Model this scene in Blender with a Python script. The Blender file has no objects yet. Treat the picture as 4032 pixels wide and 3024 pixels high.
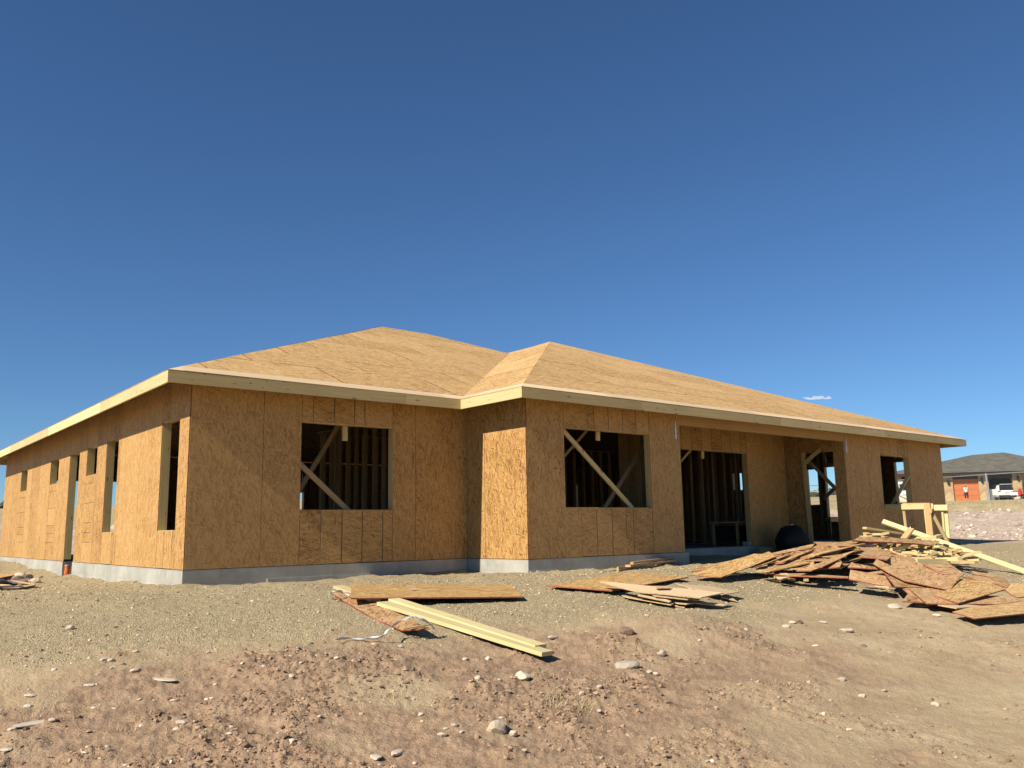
import bpy, math, random
import numpy as np
from mathutils import Vector, Matrix
random.seed(7); rng = np.random.default_rng(11)
S = bpy.context.scene; COL = S.collection
# ------------------------------------------------------------------ camera, sky, sun
CAM = Vector((-4.81, -13.5915, 0.5246)); YAW, PITCH, ROLL = -0.6994, 0.1666, -0.0175
FPX = 1871.4602*4032/2212.0
f0 = Vector((-math.sin(YAW), math.cos(YAW), 0)); r0 = Vector((math.cos(YAW), math.sin(YAW), 0)); up0 = Vector((0, 0, 1))
FW = f0*math.cos(PITCH)+up0*math.sin(PITCH); u1 = up0*math.cos(PITCH)-f0*math.sin(PITCH)
RT = r0*math.cos(ROLL)+u1*math.sin(ROLL); UPV = u1*math.cos(ROLL)-r0*math.sin(ROLL)
cd = bpy.data.cameras.new('camera'); cam = bpy.data.objects.new('camera', cd); COL.objects.link(cam)
cam.matrix_world = Matrix(((RT.x, UPV.x, -FW.x, CAM.x), (RT.y, UPV.y, -FW.y, CAM.y), (RT.z, UPV.z, -FW.z, CAM.z), (0, 0, 0, 1)))
cd.sensor_width = 36; cd.lens = 36*FPX/4032; cd.clip_end = 20000; cd.clip_start = .05
S.camera = cam
EL, AZ = math.radians(38.2), math.radians(2.2)
TO_SUN = Vector((-math.cos(EL)*math.cos(AZ), -math.cos(EL)*math.sin(AZ), math.sin(EL)))
w = bpy.data.worlds.new("World"); S.world = w; w.use_nodes = True
nt = w.node_tree; bg = nt.nodes['Background']
sky = nt.nodes.new('ShaderNodeTexSky'); sky.sky_type = 'NISHITA'; sky.sun_disc = False
sky.sun_elevation = EL; sky.sun_rotation = math.atan2(TO_SUN.x, TO_SUN.y)
sky.altitude = 1500; sky.air_density = 1.0; sky.dust_density = 0.25; sky.ozone_density = 3.0
tint = nt.nodes.new('ShaderNodeMix'); tint.data_type = 'RGBA'; tint.blend_type = 'MULTIPLY'; tint.inputs[0].default_value = 1; tint.inputs[7].default_value = (.83, 1.17, 1.47, 1)
nt.links.new(sky.outputs[0], tint.inputs[6]); nt.links.new(tint.outputs[2], bg.inputs[0]); bg.inputs[1].default_value = 0.05
sl = bpy.data.lights.new('sun', 'SUN'); sl.energy = 5.0; sl.angle = math.radians(.53); sl.color = (1, .94, .83)
so = bpy.data.objects.new('sun', sl); COL.objects.link(so); so.rotation_euler = (-TO_SUN).to_track_quat('-Z', 'Y').to_euler()
S.view_settings.view_transform = 'Standard'; S.view_settings.look = 'None'; S.view_settings.gamma = 1
S.view_settings.exposure = .5; S.view_settings.use_curve_mapping = False
S.cycles.diffuse_bounces = 1; S.cycles.max_bounces = 6; S.cycles.volume_bounces = 3

# ------------------------------------------------------------------ pixel -> place helpers (photo pixels, 4032 wide)
def ray(x, y): return ((x-2016)/FPX*RT-(y-1512)/FPX*UPV+FW)
def hit(x, y, n, p0):
    d = ray(x, y); n = Vector(n); t = (Vector(p0)-CAM).dot(n)/d.dot(n); return CAM+d*t
def onY(p, y): return hit(p[0], p[1], (0, 1, 0), (0, y, 0))
def onX(p, x): return hit(p[0], p[1], (1, 0, 0), (x, 0, 0))
def crop(x0, y0, k): return lambda a, b: (x0+a*k, y0+b*k)
KA = crop(1200, 2200, .4973); KB = crop(2140, 2170, .36166); KC = crop(2700, 2080, .31646); KD = crop(3300, 2030, .27125)
KE = crop(3300, 2200, .33092); KF = crop(0, 2200, .18083); KG = crop(3420, 1960, .15371)
K5 = crop(3300, 1650, .33152); K6 = crop(2600, 1650, .36166); KW1 = crop(1150, 1600, .30141); KW2 = crop(2180, 1600, .30148)
KR1 = crop(1000, 2400, .63291); KR2 = crop(2200, 2300, .82821); KR3 = crop(0, 2200, .49677); KH = crop(3650, 1750, .17269)

def sm(a, b, x):
    t = np.clip((x-a)/(b-a), 0, 1); return t*t*(3-2*t)
def hsh(i, j, s):
    h = (i.astype(np.int64)*374761393+j.astype(np.int64)*668265263+s*144665) & 0x7fffffff
    h = ((h ^ (h >> 13))*1274126177) & 0x7fffffff
    return ((h ^ (h >> 16)) & 0xffff)/65535.
def vn(x, y, s=0):
    xi = np.floor(x); yi = np.floor(y); fx = x-xi; fy = y-yi; fx = fx*fx*(3-2*fx); fy = fy*fy*(3-2*fy)
    a = hsh(xi, yi, s); b = hsh(xi+1, yi, s); c = hsh(xi, yi+1, s); d = hsh(xi+1, yi+1, s)
    return (a*(1-fx)+b*fx)*(1-fy)+(c*(1-fx)+d*fx)*fy-.5
def rot(x, y, a): return x*math.cos(a)-y*math.sin(a), x*math.sin(a)+y*math.cos(a)
def dist_house(x, y):
    dx = np.maximum(np.maximum(.2-x, x-22.1), 0); dy = np.maximum(np.maximum(-1.8-y, y-17), 0); return np.hypot(dx, dy)
def ground_base(x, y):
    dd = dist_house(x, y); d = np.hypot(x+4.81, y+13.59)
    pad = -.25-.85*sm(1.2, 11, dd)-.26*np.exp(-((x+1.9)**2/4+(y-7.8)**2/13))-.03*np.exp(-((x+1.6)**2/3+(y-2.6)**2/2.5))+.13*np.exp(-((x-2.6)**2/.9+(y+7.3)**2/.5))
    r = np.interp(d, [0, 28, 33.8, 36.2, 42, 58, 85, 108, 114, 200, 380, 430, 900], [-.3, -.16, -.10, .22, .62, 1.50, 2.12, 2.78, 2.83, 5.5, 12, 12.5, 8])
    k = sm(21, 31, d); return pad*(1-k)+r*k
def gravel_mask(x, y):
    dd = dist_house(x, y)+.9*vn(x*.5, y*.5, 3)+.7*vn(x*1.7, y*1.7, 4)+.6*vn(x*5, y*5, 5)+.45*vn(x*13, y*13, 25)
    t0 = 4.75+.085*np.clip(x, 0, 9); g = 1-sm(t0-.75, t0+.75, dd)
    d = np.hypot(x+4.81, y+13.59); return g*(1-sm(29, 32.5, d))
def pale_mask(x, y):      # the driven, dusty strip in the right foreground
    a, b = rot(x, y, .35)
    return np.maximum(sm(-.6, 2.0, (x*.55-y*.62)-5.6+2.2*vn(x*.6, y*.6, 9)+1.4*vn(x*2, y*2, 10)+.8*vn(x*6, y*6, 26)), .75*sm(.02, .3, vn(x*.9, y*.9, 27)+.5*vn(x*3.1, y*3.1, 28)))
def ground_h(x, y):
    x = np.asarray(x, float); y = np.asarray(y, float)
    h = ground_base(x, y); d = np.hypot(x+4.81, y+13.59); g = gravel_mask(x, y); p = pale_mask(x, y)
    dd_ = dist_house(x, y); h = h+(1-sm(.3, 1.0, dd_))*(.085*vn(x*1.1, y*1.1, 33)+.05*vn(x*4.5, y*4.5, 34)+.015); near = 1-sm(26, 34, d); rough = near*(1-.72*g)*(1-.6*p)
    x2, y2 = rot(x, y, .7)
    h = h+near*.07*vn(x*.7, y*.7, 1)+.035*near*vn(x2*1.9, y2*1.9, 2)
    h = h+rough*(.022*vn(x*4.1, y*4.1, 6)+.018*vn(x2*9.3, y2*9.3, 7)+.018*vn(x*23, y*23, 8)+.012*vn(x2*47, y2*47, 18))+near*g*.018*vn(x*14, y*14, 12)
    patch = sm(.02, .3, vn(x*1.3, y*1.3, 40)+.6*vn(x*4, y*4, 41)); h = h+rough*patch*(.05*np.abs(vn(x*9, y*9, 20))+.045*np.abs(vn(x2*19, y2*19, 21))+.03*np.abs(vn(x*37, y*37, 22)))
    far = sm(33.5, 38, d)*(1-.85*sm(46, 60, d))*(1-sm(100, 200, d))
    h = h+far*(.45*vn(x*.35, y*.35, 13)+.28*vn(x*.9, y*.9, 14)+.16*vn(x*2.3, y*2.3, 15))
    h = h+sm(130, 380, d)*(7*vn(x*.008, y*.008, 16)+2.5*vn(x*.03, y*.03, 17))
    inside = (x > .35)&(x < 21.9)&(y > .2)&(y < 16.6); return np.where(inside, -.6, h)
def gz(x, y): return float(ground_h(np.array([x]), np.array([y]))[0])
TT = np.concatenate([np.linspace(3, 40, 2600), np.linspace(40, 140, 1200)])
def at(p, h=0.):          # point on the ground (plus h) seen at a photo pixel
    d = ray(*p); X = CAM.x+d.x*TT; Y = CAM.y+d.y*TT; Z = CAM.z+d.z*TT
    i = int(np.argmax(Z < ground_base(X, Y)+h)); return Vector((X[i], Y[i], Z[i]))

# ------------------------------------------------------------------ materials
def nodes(name):
    m = bpy.data.materials.new(name); m.use_nodes = True; t = m.node_tree
    return m, t, t.nodes['Principled BSDF']
class N:
    def __init__(s, t): s.t = t
    def __call__(s, typ, ins=None, **kw):
        n = s.t.nodes.new('ShaderNode'+typ)
        for k, v in kw.items(): setattr(n, k, v)
        for k, v in (ins or {}).items():
            if isinstance(v, bpy.types.NodeSocket): s.t.links.new(v, n.inputs[k])
            else: n.inputs[k].default_value = v
        return n
    def math(s, op, a, b=0.5, c=None):
        d = {0: a, 1: b}
        if c is not None: d[2] = c
        return s('Math', d, operation=op).outputs[0]
    def mix(s, f, a, b, mode='MIX'):
        n = s('Mix', data_type='RGBA', blend_type=mode)
        for k, v in ((0, f), (6, a), (7, b)):
            if isinstance(v, bpy.types.NodeSocket): s.t.links.new(v, n.inputs[k])
            else: n.inputs[k].default_value = (*v, 1) if isinstance(v, tuple) else v
        return n.outputs[2]
    def ramp(s, f, stops):
        n = s('ValToRGB', {0: f}); cr = n.color_ramp
        while len(cr.elements) < len(stops): cr.elements.new(.5)
        for e, (p, c) in zip(cr.elements, stops): e.position = p; e.color = (*c, 1) if len(c) == 3 else c
        return n.outputs[0]
def plain(name, col, rough=.7, metal=0., var=0.1, scale=3., spec=.3):
    m, t, b = nodes(name); n = N(t); tc = n('TexCoord')
    no = n('TexNoise', {'Vector': tc.outputs['Object'], 'Scale': scale, 'Detail': 6.})
    lo = tuple(c*(1-var) for c in col); hi = tuple(min(1, c*(1+var)) for c in col)
    t.links.new(n.ramp(no.outputs[0], [(.3, lo), (.7, hi)]), b.inputs['Base Color'])
    b.inputs['Roughness'].default_value = rough; b.inputs['Metallic'].default_value = metal; b.inputs['Specular IOR Level'].default_value = spec
    return m
def osb(name, cols, dirt=0.0, contrast=1.0, coarse=1.0, bigf=.4):
    """strand board: flakes as stretched cells in three directions, u runs along the strands (metres)"""
    m, t, b = nodes(name); n = N(t)
    uv = n('UVMap'); oi = n('ObjectInfo')
    off = n('CombineXYZ', {0: n.math('MULTIPLY', oi.outputs['Random'], 97.), 1: n.math('MULTIPLY', oi.outputs['Random'], 61.), 2: 0.})
    base = n('VectorMath', {0: uv.outputs[0], 1: off.outputs[0]}, operation='ADD').outputs[0]
    wob = n('TexNoise', {'Vector': base, 'Scale': 7., 'Detail': 2.})
    wv = n('VectorMath', {0: wob.outputs[1], 1: (.5, .5, .5)}, operation='SUBTRACT').outputs[0]
    base = n('VectorMath', {0: n('VectorMath', {0: wv, 1: (.018, .008, 0)}, operation='MULTIPLY').outputs[0], 1: base}, operation='ADD').outputs[0]
    cells = []
    for a, sx, sy in ((7, 7, 62), (-17, 8, 70), (27, 10, 76), (78, 12, 60)):
        mp = n('Mapping', {0: base, 'Rotation': (0, 0, math.radians(a)), 'Scale': (1, 1, 1)})
        mp2 = n('Mapping', {0: mp.outputs[0], 'Scale': (sx*coarse, sy*coarse, 1)})
        v = n('TexVoronoi', {'Vector': mp2.outputs[0], 'Scale': 1.}, voronoi_dimensions='2D')
        cells.append(n('SeparateColor', {0: v.outputs['Color']}))
    A, B, C, D = cells
    val = n('Mix', {0: n.math('GREATER_THAN', B.outputs[1], .5), 2: A.outputs[0], 3: B.outputs[0]}).outputs[0]
    val = n('Mix', {0: n.math('GREATER_THAN', C.outputs[1], .66), 2: val, 3: C.outputs[0]}).outputs[0]
    val = n('Mix', {0: n.math('GREATER_THAN', D.outputs[1], .9), 2: val, 3: D.outputs[0]}).outputs[0]
    big = n('TexNoise', {'Vector': base, 'Scale': 1.3, 'Detail': 3.})
    val = n.math('ADD', n.math('MULTIPLY', n.math('SUBTRACT', val, .5), contrast), .5)
    val = n.math('ADD', val, n.math('MULTIPLY', n.math('SUBTRACT', big.outputs[0], .5), bigf))
    val = n.math('ADD', val, n.math('MULTIPLY', n.math('SUBTRACT', oi.outputs['Random'], .5), .26))
    col = n.ramp(val, [(0, cols[0]), (.14, cols[1]), (.5, cols[2]), (.88, cols[3])])
    if dirt:
        dn = n('TexNoise', {'Vector': base, 'Scale': 2.3, 'Detail': 8., 'Roughness': .7})
        col = n.mix(n.math('MULTIPLY', n.ramp(dn.outputs[0], [(.42, (0, 0, 0)), (.65, (1, 1, 1))]), dirt), col, (.2, .12, .07))
    t.links.new(col, b.inputs['Base Color']); b.inputs['Roughness'].default_value = .62; b.inputs['Specular IOR Level'].default_value = .25
    bp = n('Bump', {'Strength': .35, 'Distance': .004, 'Height': val}); t.links.new(bp.outputs[0], b.inputs['Normal'])
    return m
def pine(name, c0, c1, knots=.5):
    m, t, b = nodes(name); n = N(t); uv = n('UVMap'); oi = n('ObjectInfo')
    off = n('CombineXYZ', {0: n.math('MULTIPLY', oi.outputs['Random'], 83.), 1: n.math('MULTIPLY', oi.outputs['Random'], 47.), 2: 0.})
    base = n('VectorMath', {0: uv.outputs[0], 1: off.outputs[0]}, operation='ADD').outputs[0]
    g = n('TexNoise', {'Vector': n('Mapping', {0: base, 'Scale': (1.2, 34, 1)}).outputs[0], 'Scale': 1., 'Detail': 5., 'Distortion': .6})
    col = n.ramp(g.outputs[0], [(.3, c0), (.68, c1)])
    v = n('TexVoronoi', {'Vector': n('Mapping', {0: base, 'Scale': (3.0, 9.5, 1)}).outputs[0], 'Scale': 1.}, voronoi_dimensions='2D')
    sc = n('SeparateColor', {0: v.outputs['Color']})
    kn = n.math('MULTIPLY', n.math('LESS_THAN', v.outputs['Distance'], n.math('MULTIPLY', sc.outputs[1], .16)), n.math('GREATER_THAN', sc.outputs[0], .5))
    col = n.mix(n.math('MULTIPLY', kn, knots), col, (.2, .11, .05))
    big = n('TexNoise', {'Vector': base, 'Scale': .9, 'Detail': 3.})
    col = n.mix(n.math('MULTIPLY', n.ramp(big.outputs[0], [(.4, (0, 0, 0)), (.7, (1, 1, 1))]), .3), col, tuple(c*.8 for c in c0))
    hs = n('HueSaturation', {'Value': n.math('ADD', n.math('MULTIPLY', oi.outputs['Random'], .32), .82), 'Color': col})
    t.links.new(hs.outputs[0], b.inputs['Base Color']); b.inputs['Roughness'].default_value = .6; b.inputs['Specular IOR Level'].default_value = .25
    bp = n('Bump', {'Strength': .2, 'Distance': .002, 'Height': g.outputs[0]}); t.links.new(bp.outputs[0], b.inputs['Normal'])
    return m
M = {}
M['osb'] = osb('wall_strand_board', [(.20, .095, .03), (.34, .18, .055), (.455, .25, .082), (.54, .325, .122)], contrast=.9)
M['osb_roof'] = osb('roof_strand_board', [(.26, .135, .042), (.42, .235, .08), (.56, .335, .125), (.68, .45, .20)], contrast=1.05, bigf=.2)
M['osb_old'] = osb('scrap_strand_board', [(.15, .07, .03), (.34, .18, .07), (.47, .275, .12), (.58, .365, .18)], dirt=.18, coarse=.8)
M['ply'] = pine('plywood', (.64, .455, .26), (.73, .54, .32), .15)
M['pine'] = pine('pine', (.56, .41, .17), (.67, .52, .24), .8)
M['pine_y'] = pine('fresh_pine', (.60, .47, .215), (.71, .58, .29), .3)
M['pine_shade'] = pine('shaded_pine', (.36, .245, .12), (.47, .33, .165), .5)  # darker copy of pine: shade on the timber is put into its colour
M['pine_r'] = pine('reddish_fir', (.52, .31, .14), (.62, .39, .18), .4)
M['glulam'] = pine('glued_beam', (.46, .27, .11), (.56, .34, .15), .4)
M['edge'] = plain('red_sealed_edge', (.30, .085, .048), .7, var=.3, scale=20)
M['edge_shade'] = plain('seam_shade_edge', (.07, .032, .016), .8, var=.3, scale=20)  # near-black edges paint shade into the seams between roof sheets
M['edge_t'] = plain('tan_cut_edge', (.50, .33, .16), .8, var=.25, scale=30)
M['metal'] = plain('galvanised_steel', (.62, .63, .64), .35, .9, .1, 8)
M['dark'] = plain('black_plastic', (.012, .012, .013), .6, var=.3)
M['strap'] = plain('white_strap', (.52, .53, .52), .35, var=.15, scale=12)
M['tarp'] = plain('grey_tarp', (.16, .18, .2), .4, var=.4, scale=9)
M['orange_pipe'] = plain('orange_pipe', (.62, .14, .04), .5, var=.35, scale=25)
M['green'] = plain('green_paint', (.012, .085, .06), .5, var=.2)
M['white_paint'] = plain('white_car_paint', (.78, .78, .77), .25, var=.03, spec=.6)
M['glass'] = plain('dark_car_glass', (.015, .017, .02), .08, var=.1, spec=.6)
M['tyre'] = plain('tyre_rubber', (.02, .02, .02), .8)
M['red'] = plain('red_plastic', (.5, .03, .02), .3, var=.1)
M['door_o'] = plain('orange_garage_door', (.57, .17, .055), .6, var=.07, scale=2)
M['brown_trim'] = plain('dark_brown_trim', (.045, .03, .022), .6, var=.2)
M['iron'] = plain('black_iron', (.02, .018, .016), .5)
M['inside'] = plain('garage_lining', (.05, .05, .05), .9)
M['skin'] = plain('skin', (.46, .25, .17), .6, var=.06)
M['trousers'] = plain('navy_cloth', (.015, .017, .03), .9, var=.2)
M['hat'] = plain('cream_straw', (.72, .64, .5), .8)
M['straw'] = plain('dry_straw', (.44, .34, .18), .9, var=.25)
M['pink'] = plain('pale_pink_plastic', (.7, .42, .36), .4)
def shirt():
    m, t, b = nodes('leafy_print_shirt'); n = N(t); tc = n('TexCoord')
    v = n('TexVoronoi', {'Vector': tc.outputs['Object'], 'Scale': 14.})
    t.links.new(n.ramp(n('SeparateColor', {0: v.outputs['Color']}).outputs[0], [(.3, (.05, .11, .1)), (.42, (.75, .78, .78))]), b.inputs[0]); b.inputs['Roughness'].default_value = .9
    return m
M['shirt'] = shirt()
def stone_veneer():
    m, t, b = nodes('tan_flagstone_veneer'); n = N(t); tc = n('TexCoord')
    wob = n('TexNoise', {'Vector': tc.outputs['Object'], 'Scale': 2.})
    vec = n('VectorMath', {0: tc.outputs['Object'], 1: n('VectorMath', {0: wob.outputs[1], 1: (.3, .3, .3)}, operation='MULTIPLY').outputs[0]}, operation='ADD').outputs[0]
    v = n('TexVoronoi', {'Vector': vec, 'Scale': 1.9}); e = n('TexVoronoi', {'Vector': vec, 'Scale': 1.9}, feature='DISTANCE_TO_EDGE')
    col = n.ramp(n('SeparateColor', {0: v.outputs['Color']}).outputs[0], [(0, (.36, .22, .1)), (.5, (.50, .34, .16)), (1, (.58, .44, .25))])
    col = n.mix(n.ramp(e.outputs[0], [(.02, (1, 1, 1)), (.06, (0, 0, 0))]), col, (.42, .33, .2))
    t.links.new(col, b.inputs[0]); b.inputs['Roughness'].default_value = .9
    bp = n('Bump', {'Strength': .6, 'Distance': .03, 'Height': n.ramp(e.outputs[0], [(0, (0, 0, 0)), (.15, (1, 1, 1))])}); t.links.new(bp.outputs[0], b.inputs['Normal'])
    return m
M['stone'] = stone_veneer()
def shingles():
    m, t, b = nodes('grey_brown_shingles'); n = N(t); uv = n('UVMap')
    br = n('TexBrick', {'Vector': uv.outputs[0], 'Scale': 1., 'Color1': (.095, .088, .065, 1), 'Color2': (.15, .138, .105, 1), 'Mortar': (.07, .065, .05, 1), 'Mortar Size': .012, 'Brick Width': .35, 'Row Height': .16, 'Bias': 0.})
    no = n('TexNoise', {'Vector': uv.outputs[0], 'Scale': 1.2, 'Detail': 6.})
    t.links.new(n.mix(.6, br.outputs[0], n.ramp(no.outputs[0], [(.35, (.085, .078, .058)), (.65, (.155, .14, .105))])), b.inputs[0]); b.inputs['Roughness'].default_value = .95
    return m
M['shingle'] = shingles()
def concrete():
    m, t, b = nodes('cast_concrete'); n = N(t); tc = n('TexCoord'); uv = n('UVMap')
    a = n('TexNoise', {'Vector': uv.outputs[0], 'Scale': 1.1, 'Detail': 8., 'Roughness': .65}); f = n('TexNoise', {'Vector': uv.outputs[0], 'Scale': 45., 'Detail': 3.})
    col = n.ramp(a.outputs[0], [(.3, (.27, .255, .215)), (.5, (.40, .378, .318)), (.7, (.53, .505, .43))])
    br = n('TexBrick', {'Vector': uv.outputs[0], 'Scale': 1., 'Color1': (1, 1, 1, 1), 'Color2': (.86, .86, .84, 1), 'Mortar': (.82, .82, .8, 1), 'Mortar Size': .006, 'Brick Width': .62, 'Row Height': .2})
    col = n.mix(.75, col, br.outputs[0], 'MULTIPLY')
    sp = n('SeparateXYZ', {0: uv.outputs[0]})
    damp = n.math('ADD', n.math('MULTIPLY', sp.outputs[1], 3.2), n.math('MULTIPLY', a.outputs[0], 1.4))
    col = n.mix(n.ramp(damp, [(0.0, (.55, .55, .55)), (.25, (0, 0, 0))]), col, (.36, .31, .235))
    t.links.new(col, b.inputs[0]); b.inputs['Roughness'].default_value = .9
    bp = n('Bump', {'Strength': .3, 'Distance': .004, 'Height': n.math('ADD', a.outputs[0], n.math('MULTIPLY', f.outputs[0], .4))}); t.links.new(bp.outputs[0], b.inputs['Normal'])
    return m
M['concrete'] = concrete()
M['slab'] = plain('darkened_floor_slab', (.22, .21, .19), .9, var=.3, scale=2)  # slab colour darkened so the rooms stay dim
def rockmat(name, c0, c1):
    m, t, b = nodes(name); n = N(t); tc = n('TexCoord'); oi = n('ObjectInfo')
    a = n('TexNoise', {'Vector': tc.outputs['Object'], 'Scale': 12., 'Detail': 8., 'Roughness': .7})
    col = n.ramp(a.outputs[0], [(.3, c0), (.65, c1)])
    hs = n('HueSaturation', {'Value': n.math('ADD', n.math('MULTIPLY', oi.outputs['Random'], .4), .8), 'Color': col})
    t.links.new(hs.outputs[0], b.inputs[0]); b.inputs['Roughness'].default_value = .95
    bp = n('Bump', {'Strength': .6, 'Distance': .01, 'Height': a.outputs[0]}); t.links.new(bp.outputs[0], b.inputs['Normal'])
    return m
M['rock'] = rockmat('limestone', (.42, .315, .215), (.62, .50, .37))
M['rock_w'] = rockmat('white_limestone', (.42, .34, .25), (.58, .48, .36))
M['rock_d'] = rockmat('earth_clod', (.14, .085, .055), (.25, .16, .11))
def groundmat():
    m, t, b = nodes('site_ground'); n = N(t); tc = n('TexCoord'); P = tc.outputs['Object']
    at_ = lambda k: n('Attribute', attribute_name=k).outputs['Fac']
    n1 = n('TexNoise', {'Vector': P, 'Scale': 1.1, 'Detail': 9., 'Roughness': .62}); n2 = n('TexNoise', {'Vector': P, 'Scale': 7., 'Detail': 7., 'Roughness': .65})
    n3 = n('TexNoise', {'Vector': P, 'Scale': 46., 'Detail': 4., 'Roughness': .7})
    dirt = n.ramp(n2.outputs[0], [(.28, (.25, .155, .094)), (.5, (.365, .238, .147)), (.72, (.46, .318, .20))])
    dirt = n.mix(n.ramp(n1.outputs[0], [(.5, (0, 0, 0)), (.72, (.6, .6, .6))]), dirt, (.455, .315, .18))
    dirt = n.mix(n.math('MULTIPLY', n.ramp(n3.outputs[0], [(.52, (0, 0, 0)), (.68, (1, 1, 1))]), .5), dirt, (.19, .12, .07))  # dark speckles paint the small shadows of grit into the dirt colour
    pal = n.ramp(n1.outputs[0], [(.32, (.40, .28, .16)), (.52, (.48, .355, .205)), (.7, (.545, .415, .25))])
    pal = n.mix(n.math('MULTIPLY', n.ramp(n2.outputs[0], [(.5, (0, 0, 0)), (.7, (1, 1, 1))]), .35), pal, (.31, .225, .14))
    v = n('TexVoronoi', {'Vector': P, 'Scale': 85.}); vs = n('SeparateColor', {0: v.outputs['Color']})
    gra = n.ramp(vs.outputs[0], [(0, (.27, .195, .10)), (.4, (.47, .36, .20)), (.8, (.59, .465, .275)), (1, (.68, .56, .36))])
    gra = n.mix(n.math('MULTIPLY', n.ramp(n1.outputs[0], [(.45, (0, 0, 0)), (.7, (1, 1, 1))]), .4), gra, (.43, .325, .195))
    col = n.mix(at_('pale'), dirt, pal); col = n.mix(at_('gravel'), col, gra)
    rub = n.ramp(n2.outputs[0], [(.3, (.33, .235, .17)), (.5, (.47, .36, .275)), (.68, (.60, .49, .4))])
    fld = n.ramp(n1.outputs[0], [(.3, (.33, .26, .13)), (.55, (.44, .35, .19)), (.7, (.50, .42, .25))])
    nf = n('TexNoise', {'Vector': P, 'Scale': .045, 'Detail': 6.})
    fld = n.mix(n.ramp(nf.outputs[0], [(.5, (0, 0, 0)), (.62, (.6, .6, .6))]), fld, (.27, .19, .12))
    col = n.mix(at_('rubble'), col, rub); col = n.mix(at_('field'), col, fld)
    t.links.new(col, b.inputs[0]); b.inputs['Roughness'].default_value = 1.; b.inputs['Specular IOR Level'].default_value = .1
    hgt = n.math('ADD', n.math('MULTIPLY', v.outputs['Distance'], n.math('MULTIPLY', at_('gravel'), -1.2)), n.math('ADD', n3.outputs[0], n.math('MULTIPLY', n2.outputs[0], 1.2)))
    bp = n('Bump', {'Strength': .9, 'Distance': .02, 'Height': hgt}); t.links.new(bp.outputs[0], b.inputs['Normal'])
    return m
M['ground'] = groundmat()
def stonesmat(name, stops):
    m, t, b = nodes(name); n = N(t)
    a = n('Attribute', attribute_name='tone'); t.links.new(n.ramp(a.outputs['Fac'], stops), b.inputs[0]); b.inputs['Roughness'].default_value = 1.; b.inputs['Specular IOR Level'].default_value = .1
    return m
M['gravel'] = stonesmat('loose_gravel', [(0, (.20, .145, .078)), (.35, (.42, .32, .18)), (.85, (.58, .46, .28)), (1, (.68, .57, .40))])
M['clods'] = stonesmat('dirt_clods', [(0, (.19, .118, .074)), (.5, (.335, .22, .138)), (.93, (.43, .30, .19)), (.98, (.56, .43, .30)), (1, (.64, .53, .40))])

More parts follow.
